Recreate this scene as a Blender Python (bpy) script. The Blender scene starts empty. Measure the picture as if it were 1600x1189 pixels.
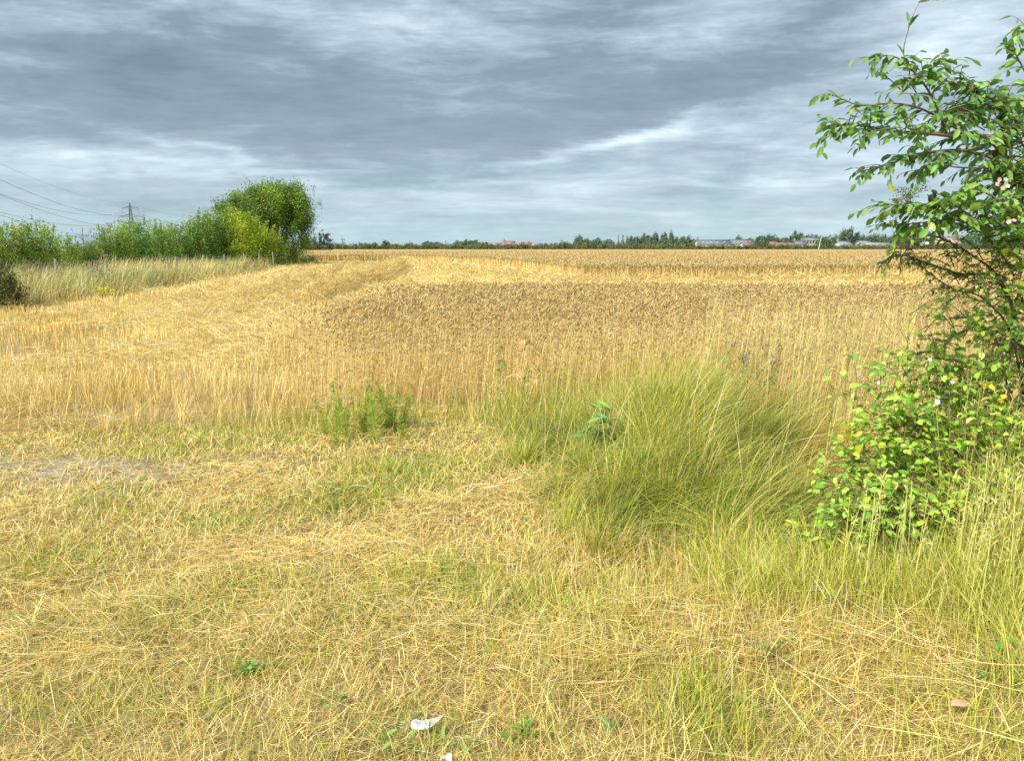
import bpy, math, random
import numpy as np
from mathutils import Vector
random.seed(7)
rng = np.random.default_rng(11)
R = math.radians
scene = bpy.context.scene
COL = scene.collection

# ------------------------------------------------------------------ camera
EYE = 1.65
FPX = 1256.0
PITCH = R(9.42)
FXH = FPX / math.cos(PITCH); FZ = FPX / math.cos(PITCH) ** 2   # scale of far things near the horizon
cam_d = bpy.data.cameras.new('camera')
cam = bpy.data.objects.new('camera', cam_d)
COL.objects.link(cam)
cam_d.sensor_width = 36
cam_d.lens = FPX / 1600 * 36
cam_d.clip_start = 0.05
cam_d.clip_end = 20000
cam.location = (0, 0, EYE)
cam.rotation_euler = (R(90) - PITCH, 0, 0)
scene.camera = cam

# ------------------------------------------------------------------ exposure, sampling
scene.view_settings.view_transform = 'Standard'
scene.view_settings.look = 'None'
scene.view_settings.gamma = 1
scene.view_settings.exposure = 1.22
cy = scene.cycles
cy.max_bounces = 5
cy.diffuse_bounces = 3
cy.glossy_bounces = 1
cy.transmission_bounces = 3
cy.transparent_max_bounces = 4
cy.volume_bounces = 0
cy.caustics_reflective = False
cy.caustics_refractive = False
cy.use_adaptive_sampling = True
cy.adaptive_threshold = 0.012
try:
    cy.use_denoising = False
    cy.denoiser = 'OPENIMAGEDENOISE'
except Exception:
    pass

# ------------------------------------------------------------------ node helper
class NT:
    def __init__(s, tree):
        s.t = tree; s.n = tree.nodes; s.l = tree.links
    def new(s, typ, **kw):
        nd = s.n.new(typ)
        for k, v in kw.items(): setattr(nd, k, v)
        return nd
    def put(s, sock, v):
        if hasattr(v, 'is_output') or isinstance(v, bpy.types.NodeSocket): s.l.new(v, sock)
        else: sock.default_value = v
    def m(s, op, a, b=0.0, c=0.0, clamp=False):
        nd = s.new('ShaderNodeMath', operation=op, use_clamp=clamp)
        for i, v in enumerate((a, b, c)): s.put(nd.inputs[i], v)
        return nd.outputs[0]
    def noise(s, vec, scale, detail=4, rough=.55, dist=0.0, col=False):
        nd = s.new('ShaderNodeTexNoise')
        if vec is not None: s.l.new(vec, nd.inputs['Vector'])
        nd.inputs['Scale'].default_value = scale; nd.inputs['Detail'].default_value = detail
        nd.inputs['Roughness'].default_value = rough; nd.inputs['Distortion'].default_value = dist
        return nd.outputs['Color'] if col else nd.outputs['Fac']
    def ramp(s, fac, stops):
        nd = s.new('ShaderNodeValToRGB')
        e = nd.color_ramp.elements
        while len(e) < len(stops): e.new(.5)
        for el, (p, c) in zip(e, stops):
            el.position = p; el.color = (*c, 1)
        s.l.new(fac, nd.inputs[0])
        return nd.outputs[0]
    def mix(s, fac, a, b, mode='MIX'):
        nd = s.new('ShaderNodeMix', data_type='RGBA', blend_type=mode)
        s.put(nd.inputs[0], fac)
        for i, v in ((6, a), (7, b)):
            if isinstance(v, tuple): v = (*v[:3], 1)
            s.put(nd.inputs[i], v)
        return nd.outputs[2]
    def map(s, vec, scale=(1, 1, 1), loc=(0, 0, 0), rot=(0, 0, 0)):
        nd = s.new('ShaderNodeMapping')
        s.l.new(vec, nd.inputs[0])
        nd.inputs['Scale'].default_value = scale; nd.inputs['Location'].default_value = loc; nd.inputs['Rotation'].default_value = rot
        return nd.outputs[0]

# ------------------------------------------------------------------ sky and sun
SUN_EL, SUN_AZ = R(38), R(222)       # azimuth clockwise from +Y: behind the camera, to the left
world = bpy.data.worlds.new('World'); scene.world = world; world.use_nodes = True
w = NT(world.node_tree); w.n.clear()
sky = w.new('ShaderNodeTexSky', sky_type='NISHITA')
sky.sun_disc = False; sky.sun_elevation = SUN_EL; sky.sun_rotation = SUN_AZ
bg1 = w.new('ShaderNodeBackground'); bg1.inputs[1].default_value = 0.08
w.l.new(sky.outputs[0], bg1.inputs[0])
tc = w.new('ShaderNodeTexCoord')
sep = w.new('ShaderNodeSeparateXYZ'); w.l.new(tc.outputs['Generated'], sep.inputs[0])
X, Y, Z = sep.outputs
zc = w.m('MAXIMUM', Z, 0.0)
den = w.m('ADD', zc, 0.11)
pu = w.m('DIVIDE', X, den); pv = w.m('DIVIDE', Y, den)
cv = w.new('ShaderNodeCombineXYZ'); w.l.new(pu, cv.inputs[0]); w.l.new(pv, cv.inputs[1])
pl = cv.outputs[0]
az = w.m('ARCTAN2', X, Y); el = w.m('ARCSINE', Z)
warp = w.noise(w.map(pl, (1.0, 1.6, 1)), 1.0, 5, .55, 0.3, col=True)
ws = w.new('ShaderNodeSeparateXYZ'); w.l.new(warp, ws.inputs[0])
azw = w.m('ADD', az, w.m('MULTIPLY', w.m('SUBTRACT', ws.outputs[0], .5), .20))
elw = w.m('ADD', el, w.m('MULTIPLY', w.m('SUBTRACT', ws.outputs[1], .5), .055))
n1 = w.noise(w.map(pl, (.30, .62, 1), (3.1, 1.7, 0), (0, 0, R(-12))), 1.0, 7, .56, .5)
n2 = w.noise(w.map(pl, (1.1, 2.3, 1), (7.1, 2.7, 0), (0, 0, R(-18))), 1.0, 7, .6, .6)
val = w.m('ADD', w.m('MULTIPLY', w.m('SUBTRACT', n1, .5), .7), w.m('MULTIPLY', w.m('SUBTRACT', n2, .5), .45))
cv3 = w.new('ShaderNodeCombineXYZ'); w.l.new(w.m('MULTIPLY', az, 5.0), cv3.inputs[0]); w.l.new(w.m('MULTIPLY', el, 15.0), cv3.inputs[1])
n3 = w.noise(w.map(cv3.outputs[0], (1, 1, 1), (4.2, 9.1, 0), (0, 0, R(8))), 1.6, 9, .62, .35)
n4 = w.noise(w.map(cv3.outputs[0], (1, 2.2, 1), (1.2, 3.1, 0), (0, 0, R(-5))), 4.5, 8, .65, .3)
val = w.m('ADD', val, w.m('ADD', w.m('MULTIPLY', w.m('SUBTRACT', n3, .5), .85), w.m('MULTIPLY', w.m('SUBTRACT', n4, .5), .36)))
val = w.m('ADD', val, .505)
def sky_px(px, py):
    u = (px - 800) / FPX; v = (594.5 - py) / FPX
    d = Vector((u, math.cos(PITCH) + v * math.sin(PITCH), -math.sin(PITCH) + v * math.cos(PITCH))).normalized()
    return math.atan2(d.x, d.y), math.asin(d.z)
def blob(px, py, rx, ry, rot, amp):
    global val
    a0, e0 = sky_px(px, py)
    du = w.m('SUBTRACT', azw, a0); dv = w.m('SUBTRACT', elw, e0)
    c, s_ = math.cos(R(rot)), math.sin(R(rot))
    uu = w.m('DIVIDE', w.m('ADD', w.m('MULTIPLY', du, c), w.m('MULTIPLY', dv, s_)), rx / FPX)
    vv = w.m('DIVIDE', w.m('SUBTRACT', w.m('MULTIPLY', dv, c), w.m('MULTIPLY', du, s_)), ry / FPX)
    q = w.m('ADD', w.m('MULTIPLY', uu, uu), w.m('MULTIPLY', vv, vv))
    g = w.m('EXPONENT', w.m('MULTIPLY', q, -1.0))
    val = w.m('ADD', val, w.m('MULTIPLY', g, amp))
#      px   py   rx   ry  rot  amp      the cloud sheet of this afternoon: dark bars and thin bright gaps
for b in [(620, 205, 620, 58, 2, -.25), (120, 100, 190, 55, -8, -.26), (250, 55, 260, 40, -4, -.14), (1000, 90, 300, 40, 4, -.10), (1000, 150, 380, 50, 10, -.20),
          (930, 20, 160, 45, 5, -.20), (430, 130, 300, 45, -5, -.12), (1210, 95, 150, 40, 15, -.10), (520, 265, 170, 26, 0, -.16),
          (600, 62, 150, 36, 10, .16), (330, 30, 300, 30, 3, .05), (800, 0, 900, 50, 0, -.07), (10, 30, 90, 40, 20, .22), (1080, 55, 130, 35, 12, .08),
          (950, 236, 180, 8, 8, .34), (1060, 205, 90, 7, 13, .30), (300, 232, 90, 10, -14, .30), (300, 268, 140, 18, -6, .20),
          (480, 268, 80, 8, 2, .26), (100, 255, 140, 20, 0, .14), (1180, 285, 170, 10, 0, .26), (720, 300, 160, 12, 0, .16),
          (1290, 250, 120, 12, 2, .2), (1480, 60, 170, 60, 20, .30), (1400, 200, 160, 40, 0, .12)]:
    blob(*b)
cloud = w.ramp(val, [(0.0, (.083, .108, .136)), (.30, (.120, .154, .191)), (.52, (.200, .246, .288)), (.74, (.310, .366, .408)), (1.0, (.51, .555, .585))])
hz = w.m('EXPONENT', w.m('MULTIPLY', zc, -13.0))
cloud = w.mix(w.m('MULTIPLY', hz, .74), cloud, (.215, .320, .365))
# an overcast sky is brighter overhead than near the horizon
up = w.m('MULTIPLY', w.m('SUBTRACT', zc, .30, clamp=True), 1.6, clamp=True)
bg2 = w.new('ShaderNodeBackground'); w.l.new(cloud, bg2.inputs[0])
w.l.new(w.m('ADD', 1.0, w.m('MULTIPLY', up, 1.3)), bg2.inputs[1])
mx = w.new('ShaderNodeMixShader')
w.l.new(w.m('SUBTRACT', .95, w.m('MULTIPLY', hz, .1)), mx.inputs[0])
w.l.new(bg1.outputs[0], mx.inputs[1]); w.l.new(bg2.outputs[0], mx.inputs[2])
wo = w.new('ShaderNodeOutputWorld'); w.l.new(mx.outputs[0], wo.inputs[0])

sd = bpy.data.lights.new('sun', 'SUN'); sd.energy = 2.8; sd.angle = R(6); sd.color = (1, .95, .86)
sun = bpy.data.objects.new('sun', sd); COL.objects.link(sun)
sdir = Vector((math.sin(SUN_AZ) * math.cos(SUN_EL), math.cos(SUN_AZ) * math.cos(SUN_EL), math.sin(SUN_EL)))
sun.rotation_euler = (-sdir).to_track_quat('-Z', 'Y').to_euler()
sun.location = sdir * 50

# ------------------------------------------------------------------ geometry of the view: pixel of the photo -> place on the ground
def ray(px, py):
    u = (px - 800) / FPX; v = (594.5 - py) / FPX
    return Vector((u, math.cos(PITCH) + v * math.sin(PITCH), -math.sin(PITCH) + v * math.cos(PITCH)))
def gp(px, py, h=0.0):
    d = ray(px, py); t = (h - EYE) / d.z
    return Vector((d.x * t, d.y * t, h))
def at(px, py, Y):
    d = ray(px, py); t = Y / d.y
    return Vector((d.x * t, Y, EYE + d.z * t))

# ------------------------------------------------------------------ noise
TAB = rng.random((8, 256, 256))
def vn(x, y, k=0):
    x = np.asarray(x, float); y = np.asarray(y, float)
    xi = np.floor(x).astype(int); yi = np.floor(y).astype(int)
    fx = x - xi; fy = y - yi
    fx = fx * fx * (3 - 2 * fx); fy = fy * fy * (3 - 2 * fy)
    T = TAB[k % 8]; g = lambda a, b: T[a & 255, b & 255]
    return (g(xi, yi) * (1 - fx) + g(xi + 1, yi) * fx) * (1 - fy) + (g(xi, yi + 1) * (1 - fx) + g(xi + 1, yi + 1) * fx) * fy
def fbm(x, y, k=0, o=3):
    s = 0; a = .5; t = 0
    for i in range(o):
        s = s + a * vn(np.asarray(x) * 2 ** i + 17 * i, np.asarray(y) * 2 ** i + 5 * i, k + i); t += a; a *= .5
    return s / t
def gauss(x, y, cx, cy_, rx, ry):
    return np.exp(-((np.asarray(x) - cx) / rx) ** 2 - ((np.asarray(y) - cy_) / ry) ** 2)
def sst(a, b, x):
    t = np.clip((np.asarray(x, float) - a) / (b - a), 0, 1); return t * t * (3 - 2 * t)
def H(x, y):
    x = np.asarray(x, float); y = np.asarray(y, float)
    r = np.hypot(x, y)
    near = np.exp(-(r / 30) ** 2)
    h = (fbm(x * .9, y * .9, 1) - .5) * .10 * near + (fbm(x * 3.1, y * 3.1, 4, 2) - .5) * .045 * np.exp(-(r / 14) ** 2)
    h = h + .20 * gauss(x, y, 1.5, 6.35, 1.15, 1.0) + .10 * gauss(x, y, .8, 5.3, .5, .6) - .20 * gauss(x, y, 2.3, 5.0, .6, .6)          # shallow ditch end below the bramble
    h = h + .12 * gauss(x, y, 3.6, 4.3, 1.2, 1.3)
    return h - .02

# ------------------------------------------------------------------ mesh accumulation
class Acc:
    def __init__(s): s.v = []; s.q = []; s.t = []; s.c = []; s.n = 0
    def add(s, v, q=None, t=None, c=None):
        v = np.asarray(v, np.float32).reshape(-1, 3)
        if q is not None and len(q): s.q.append(np.asarray(q, np.int64).reshape(-1, 4) + s.n)
        if t is not None and len(t): s.t.append(np.asarray(t, np.int64).reshape(-1, 3) + s.n)
        c = np.asarray(c if c is not None else (1, 1, 1), np.float32)
        if c.ndim == 1: c = np.tile(c, (len(v), 1))
        s.c.append(c.reshape(-1, 3)); s.v.append(v); s.n += len(v)
    def mesh(s, name, smooth=False):
        me = bpy.data.meshes.new(name)
        v = np.concatenate(s.v); c = np.concatenate(s.c)
        q = np.concatenate(s.q) if s.q else np.zeros((0, 4), np.int64)
        t = np.concatenate(s.t) if s.t else np.zeros((0, 3), np.int64)
        me.vertices.add(len(v)); me.vertices.foreach_set('co', v.ravel())
        me.loops.add(q.size + t.size)
        me.loops.foreach_set('vertex_index', np.concatenate([q.ravel(), t.ravel()]).astype(np.int32))
        me.polygons.add(len(q) + len(t))
        st = np.concatenate([np.arange(len(q)) * 4, q.size + np.arange(len(t)) * 3]).astype(np.int32)
        me.polygons.foreach_set('loop_start', st)
        if smooth: me.polygons.foreach_set('use_smooth', np.ones(len(st), bool))
        a = me.color_attributes.new('Col', 'FLOAT_COLOR', 'POINT')
        a.data.foreach_set('color', np.concatenate([c, np.ones((len(c), 1), np.float32)], 1).ravel())
        me.update(calc_edges=True)
        return me
    def build(s, name, mat, parent=None, smooth=False, loc=None, **tags):
        me = s.mesh(name, smooth)
        if loc is not None:
            co = np.empty(len(me.vertices) * 3, np.float32); me.vertices.foreach_get('co', co)
            co = co.reshape(-1, 3) - np.array(loc, np.float32); me.vertices.foreach_set('co', co.ravel()); me.update()
        me.materials.append(mat)
        o = bpy.data.objects.new(name, me); COL.objects.link(o)
        if parent is not None: o.parent = parent
        elif loc is not None: o.location = loc
        tag(o, **tags)
        return o
def tag(o, label=None, cat=None, group=None, kind=None):
    if label: o['label'] = label
    if cat: o['category'] = cat
    if group: o['group'] = group
    if kind: o['kind'] = kind
    return o
def empty(name, loc, rz=0, label=None, cat=None, group=None):
    o = bpy.data.objects.new(name, None); COL.objects.link(o)
    o.location = loc; o.rotation_euler = (0, 0, rz); o.empty_display_size = .2
    return tag(o, label, cat, group)
def copy_tree(root):
    r = root.copy(); COL.objects.link(r)
    for ch in list(root.children):
        c = ch.copy(); COL.objects.link(c); c.parent = r
        for g in list(ch.children):
            d = g.copy(); COL.objects.link(d); d.parent = c
    return r

def ribbons(acc, path, wd, width, prof, col):
    """path (N,S,3); wd (N,3); width (N,); prof (S,); col (N,3) or (N,S,3)"""
    N, S, _ = path.shape
    off = wd[:, None, :] * (width[:, None] * prof[None, :])[..., None] * .5
    v = np.stack([path - off, path + off], 2).reshape(-1, 3)
    b = (np.arange(N) * S * 2)[:, None] + (np.arange(S - 1) * 2)[None, :]
    q = np.stack([b, b + 1, b + 3, b + 2], -1).reshape(-1, 4)
    if col.ndim == 2: col = np.repeat(col[:, None, :], S, 1)
    acc.add(v, q=q, c=np.repeat(col, 2, 1).reshape(-1, 3))
def tubes(acc, path, rad, col, sides=3):
    """path (N,S,3), rad (N,S)"""
    N, S, _ = path.shape
    tg = np.gradient(path, axis=1); tg /= np.linalg.norm(tg, axis=2, keepdims=True) + 1e-9
    ref = np.where(np.abs(tg[..., 2:3]) > .9, np.array([1., 0, 0]), np.array([0, 0, 1.]))
    a = np.cross(tg, ref); a /= np.linalg.norm(a, axis=2, keepdims=True) + 1e-9
    b = np.cross(tg, a)
    ang = np.arange(sides) * 2 * math.pi / sides
    v = path[:, :, None, :] + rad[:, :, None, None] * (a[:, :, None, :] * np.cos(ang)[None, None, :, None] + b[:, :, None, :] * np.sin(ang)[None, None, :, None])
    base = (np.arange(N) * S * sides)[:, None, None] + (np.arange(S - 1) * sides)[None, :, None]
    k = np.arange(sides)[None, None, :]; k2 = (k + 1) % sides
    q = np.stack([base + k, base + k2, base + k2 + sides, base + k + sides], -1).reshape(-1, 4)
    if col.ndim == 2: col = np.repeat(col[:, None, :], S, 1)
    acc.add(v.reshape(-1, 3), q=q, c=np.repeat(col, sides, 1).reshape(-1, 3))
def unit(v): return v / (np.linalg.norm(v, axis=-1, keepdims=True) + 1e-9)
def pick(N, cols, wts=None, jit=.12):
    cols = np.array(cols, float)
    p = None if wts is None else np.array(wts, float) / sum(wts)
    c = cols[rng.choice(len(cols), N, p=p)]
    return np.clip(c * (1 + jit * rng.standard_normal((N, 1))) * (1 + jit * .3 * rng.standard_normal((N, 3))), .005, .95)
def blade_path(x, y, z, h, phi, th0, curl, S=4, clampz=None):
    N = len(x)
    s = (np.arange(S - 1) + .5) / (S - 1)
    th = th0[:, None] + curl[:, None] * s[None, :]
    st = (h / (S - 1))[:, None]
    d = np.stack([np.sin(th) * np.cos(phi)[:, None], np.sin(th) * np.sin(phi)[:, None], np.cos(th)], -1) * st[..., None]
    p = np.zeros((N, S, 3)); p[:, 1:] = np.cumsum(d, 1)
    p += np.stack([x, y, z], -1)[:, None, :]
    if clampz is not None: p[..., 2] = np.maximum(p[..., 2], clampz[:, None])
    return p
PROF = {3: np.array([1, .8, .15]), 4: np.array([.8, 1, .7, .12]), 5: np.array([.8, 1, .9, .6, .1]), 6: np.array([.8, 1, 1, .8, .5, .08]), 7: np.array([.8, 1, 1, .9, .7, .4, .06])}
def blades(acc, x, y, h, phi, th0, curl, width, col, S=4, zoff=0.0, lift=None, flat=False, prof=None):
    z = H(x, y) + zoff
    p = blade_path(x, y, z, h, phi, th0, curl, S, clampz=(H(x, y) + .004) if lift is None else z - 1 + lift)
    N = len(x)
    perp = np.stack([-np.sin(phi), np.cos(phi), np.zeros(N)], -1)
    if flat:
        tw = rng.uniform(-1.0, 1.0, N)
    else:
        tw = rng.uniform(-.9, .9, N)
    nrm = np.stack([np.cos(th0) * np.cos(phi), np.cos(th0) * np.sin(phi), -np.sin(th0)], -1)
    wd = perp * np.cos(tw)[:, None] + nrm * np.sin(tw)[:, None]
    ribbons(acc, p, wd, width, PROF[S] if prof is None else prof, col)
    return p
def scatter(y0, y1, dens, xl=None, xr=None, mask=None, step=.25, margin=2.3):
    """points over the ground; dens(Y) per square metre; within the view wedge plus a margin"""
    xs, ys = [], []
    y = y0
    while y < y1:
        dy = min(max(step, y * .04), y1 - y) + 1e-6
        a = -.66 * y - margin; b = .66 * y + margin
        if xl is not None: a = max(a, xl(y) if callable(xl) else xl)
        if xr is not None: b = min(b, xr(y) if callable(xr) else xr)
        if b > a:
            n = rng.poisson(dens(y) * (b - a) * dy)
            xs.append(rng.uniform(a, b, n)); ys.append(rng.uniform(y, y + dy, n))
        y += dy
    x = np.concatenate(xs); y = np.concatenate(ys)
    if mask is not None:
        k = rng.random(len(x)) < mask(x, y)
        x = x[k]; y = y[k]
    return x, y

# ------------------------------------------------------------------ materials
def leaf_mat(name, trans=.35, rough=.6, spec=.25, noise_scale=None, vary=0.0, tint=(1, 1, 1)):
    m = bpy.data.materials.new(name); m.use_nodes = True
    t = NT(m.node_tree); t.n.clear()
    at_ = t.new('ShaderNodeAttribute', attribute_name='Col')
    c = at_.outputs['Color']
    if tint != (1, 1, 1): c = t.mix(1.0, c, tint, 'MULTIPLY')
    if vary:
        oi = t.new('ShaderNodeObjectInfo')
        hs = t.new('ShaderNodeHueSaturation')
        hs.inputs['Hue'].default_value = .5
        t.l.new(t.m('ADD', .5, t.m('MULTIPLY', t.m('SUBTRACT', oi.outputs['Random'], .5), vary * .12)), hs.inputs['Hue'])
        t.l.new(t.m('ADD', 1 - vary * .5, t.m('MULTIPLY', oi.outputs['Random'], vary)), hs.inputs['Value'])
        t.l.new(c, hs.inputs['Color']); c = hs.outputs[0]
    if noise_scale:
        tcn = t.new('ShaderNodeTexCoord')
        nf = t.noise(tcn.outputs['Object'], noise_scale, 3, .6)
        c = t.mix(1.0, c, t.ramp(nf, [(.3, (.72, .72, .72)), (.7, (1.2, 1.2, 1.2))]), 'MULTIPLY')
    p = t.new('ShaderNodeBsdfPrincipled')
    t.l.new(c, p.inputs['Base Color']); p.inputs['Roughness'].default_value = rough
    p.inputs['Specular IOR Level'].default_value = spec
    out = t.new('ShaderNodeOutputMaterial')
    if trans > 0:
        tr = t.new('ShaderNodeBsdfTranslucent'); t.l.new(c, tr.inputs[0])
        mxs = t.new('ShaderNodeMixShader'); mxs.inputs[0].default_value = trans
        t.l.new(p.outputs[0], mxs.inputs[1]); t.l.new(tr.outputs[0], mxs.inputs[2])
        t.l.new(mxs.outputs[0], out.inputs[0])
    else: t.l.new(p.outputs[0], out.inputs[0])
    return m
M_straw = leaf_mat('straw', .25, .55, .3)
M_grass = leaf_mat('grass', .40, .55, .3)
M_leaf = leaf_mat('leaf', .38, .45, .4, noise_scale=18)
M_far = leaf_mat('far_foliage', .25, .8, .1, vary=.35)
M_hedge = leaf_mat('hedge_leaf', .35, .6, .25, noise_scale=.8, vary=.2)
M_bark = leaf_mat('bark', 0, .85, .2, noise_scale=12)
M_paint = leaf_mat('plain_matt', 0, .7, .3)
def build_mat(name, ca, cb, scale=3, rough=.85, bump=.2, stretch=(1, 1, 1), metal=0.0):
    m = bpy.data.materials.new(name); m.use_nodes = True
    t = NT(m.node_tree); p = t.n['Principled BSDF']
    tcn = t.new('ShaderNodeTexCoord')
    nf = t.noise(t.map(tcn.outputs['Object'], stretch), scale, 5, .6)
    t.l.new(t.ramp(nf, [(.3, ca), (.7, cb)]), p.inputs['Base Color'])
    p.inputs['Roughness'].default_value = rough; p.inputs['Metallic'].default_value = metal
    bp = t.new('ShaderNodeBump'); bp.inputs['Strength'].default_value = bump; t.l.new(nf, bp.inputs['Height']); t.l.new(bp.outputs[0], p.inputs['Normal'])
    return m
# ================================================================== SETTING: ground
def seg(n, a, b): return a * np.sinh(b * np.linspace(-1, 1, n))
gx = seg(261, 2.0, math.log(7000)); gy = seg(281, 2.0, math.log(7000)) + 4
GX, GY = np.meshgrid(gx, gy)
a = Acc()
gv = np.stack([GX, GY, H(GX, GY)], -1).reshape(-1, 3)
ii = (np.arange(len(gy) - 1) * len(gx))[:, None] + np.arange(len(gx) - 1)[None, :]
a.add(gv, q=np.stack([ii, ii + 1, ii + 1 + len(gx), ii + len(gx)], -1).reshape(-1, 4))
mg = bpy.data.materials.new('ground_soil'); mg.use_nodes = True
t = NT(mg.node_tree); p = t.n['Principled BSDF']
tcn = t.new('ShaderNodeTexCoord'); oc = tcn.outputs['Object']
nA = t.noise(oc, .9, 6, .6); nB = t.noise(oc, 14, 6, .65); nC = t.noise(t.map(oc, (1, .25, 1)), 60, 4, .6)
c1 = t.ramp(nB, [(.3, (.10, .068, .03)), (.55, (.26, .18, .07)), (.75, (.46, .33, .13))])
c2 = t.ramp(nC, [(.35, (.15, .10, .04)), (.65, (.46, .33, .13))])
cc = t.mix(t.ramp(nA, [(.35, (0, 0, 0)), (.65, (1, 1, 1))]), c1, c2)
# bare grey soil where tyres have worn the verge
sp = t.new('ShaderNodeSeparateXYZ'); t.l.new(oc, sp.inputs[0])
g0 = gp(60, 728)
dx = t.m('DIVIDE', t.m('SUBTRACT', sp.outputs[0], g0.x), 1.3); dy = t.m('DIVIDE', t.m('SUBTRACT', sp.outputs[1], g0.y), .6)
gq = t.m('EXPONENT', t.m('MULTIPLY', t.m('ADD', t.m('MULTIPLY', dx, dx), t.m('MULTIPLY', dy, dy)), -1.0))
cc = t.mix(t.m('MULTIPLY', gq, t.m('ADD', .4, nB), clamp=True), cc, t.ramp(nB, [(.3, (.13, .10, .07)), (.5, (.30, .245, .175)), (.7, (.46, .39, .29))]))
# beyond the wheat: green pasture
far = t.m('GREATER_THAN', sp.outputs[1], 392.0)
cc = t.mix(far, cc, t.ramp(nA, [(.3, (.08, .11, .03)), (.7, (.16, .18, .05))]))
t.l.new(cc, p.inputs['Base Color']); p.inputs['Roughness'].default_value = .95
bp = t.new('ShaderNodeBump'); bp.inputs['Strength'].default_value = .7; bp.inputs['Distance'].default_value = .03
t.l.new(nB, bp.inputs['Height']); t.l.new(bp.outputs[0], p.inputs['Normal'])
a.build('ground', mg, smooth=True, kind='structure')

# palettes (base colours of the dry and living stuff itself)
STRAW = [(.78, .59, .20), (.68, .48, .13), (.84, .71, .36), (.44, .30, .09), (.72, .54, .19)]
STRAWW = [4, 3, 2.4, 1.6, 2]
DRYG = [(.74, .60, .20), (.60, .49, .13), (.80, .68, .30), (.40, .32, .09)]
GREEN = [(.36, .42, .05), (.26, .36, .05), (.48, .50, .08), (.17, .27, .035)]
LIME = [(.60, .60, .09), (.50, .54, .06), (.72, .68, .18), (.36, .44, .05)]

# ---- where things are on the ground
def green_patch(x, y):
    """0..1: how green the mown verge is"""
    g = sst(.53, .72, fbm(x * 1.1 + 3, y * 1.5 + 9, 2)) * .55
    for (px, py, rx, ry, a_) in [(60, 890, 80, 26, .9), (530, 775, 110, 22, 1.0), (620, 740, 120, 25, .6), (250, 705, 90, 12, .6), (330, 690, 70, 10, .5),
                                 (430, 920, 150, 36, .7), (120, 1110, 200, 60, .65), (560, 960, 110, 35, .6), (480, 680, 240, 10, .5), (180, 800, 90, 16, .5),
                                 (1090, 1080, 50, 28, .45), (960, 1000, 120, 40, .45), (600, 1160, 300, 60, .5), (60, 1000, 80, 40, .5), (860, 740, 60, 60, .4)]:
        c = gp(px, py); e = gp(px + rx, py); u = gp(px, py - ry)
        g = np.maximum(g, a_ * gauss(x, y, c.x, c.y, abs(e.x - c.x), max(abs(u.y - c.y), .08)))
    return np.clip(g, 0, 1)
def bare(x, y):
    c = gp(60, 728)
    b = gauss(x, y, c.x, c.y, 1.05, .42) * (.45 + 1.0 * sst(.35, .6, fbm(x * 4, y * 6, 1, 2)))
    for (px, py, r) in [(530, 905, .12), (740, 760, .2), (160, 770, .2), (600, 715, .22)]:
        c = gp(px, py); b = np.maximum(b, .7 * gauss(x, y, c.x, c.y, r * 1.6, r * .8))
    return b
# crop edge nearest the camera
def crop_y(x):
    x = np.asarray(x, float)
    return np.interp(x, [-8, -5.2, -3.5, -1.9, -.9, .3, 1.2, 3, 6, 12], [7.0, 7.05, 7.3, 7.55, 7.9, 7.8, 7.75, 7.6, 7.7, 8]) + (fbm(x * 1.7, x * 0, 3) - .5) * .5

# ================================================================== VERGE: fine matted thatch, straw lying on it, living grass
aS = Acc(); 
def lie_phi(x, y, k):
    """straw lies in swirls: a direction that varies smoothly over the ground, either way round"""
    base = (fbm(x * 1.1, y * 1.1, k, 2) * 2 - 1) * 2.6 + .35
    return base + rng.normal(0, .85, len(x)) + np.where(rng.random(len(x)) < .5, math.pi, 0)
# short thatch
x, y = scatter(1.7, 8.2, lambda Y: 4700 * min(1, (3.4 / Y) ** 1.35), mask=lambda x, y: (y < crop_y(x) + .3) * (1 - .9 * bare(x, y)))
N = len(x)
g = green_patch(x, y)
isg = rng.random(N) < (.06 + .55 * g)
dist = np.clip(y / 3.2, .8, 2)
col = np.where(isg[:, None], pick(N, GREEN + [(.40, .38, .10)], [2, 2, 2, 1, 3]), pick(N, STRAW + DRYG, STRAWW + [2, 2, 2, 1]))
h = rng.uniform(.035, .11, N) * (1 + .5 * g)
blades(aS, x, y, h, rng.uniform(0, 6.28, N), rng.uniform(.35, 1.45, N), rng.uniform(-.1, .7, N), rng.uniform(.0022, .0038, N) * dist, col, S=4)
aS.build('thatch', M_straw, label='matted short dry grass covering the mown verge in the foreground', cat='dry grass', kind='stuff')
# long lying straw
aS = Acc()
hump = lambda x, y: sst(.46, .68, fbm(x * 1.5 + 40, y * 1.9 + 11, 5, 3))
x, y = scatter(1.7, 8.3, lambda Y: 4200 * min(1, (3.3 / Y) ** 1.4), mask=lambda x, y: (y < crop_y(x) + .5) * np.clip(.34 + .9 * hump(x, y), 0, 1) * (1 - .45 * green_patch(x, y)) * (1 - .88 * bare(x, y)))
N = len(x); hp = hump(x, y)
dist = np.clip(y / 3.4, .8, 2)
blades(aS, x, y, rng.uniform(.05, .22, N) * (1 + .5 * (rng.random(N) < .12)), lie_phi(x, y, 6), rng.normal(1.46, .16, N), rng.normal(.12, .30, N), rng.uniform(.0012, .0027, N) * dist,
       pick(N, STRAW, STRAWW), S=5, zoff=rng.random(N) ** 1.4 * (.025 + .09 * hp))
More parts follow.
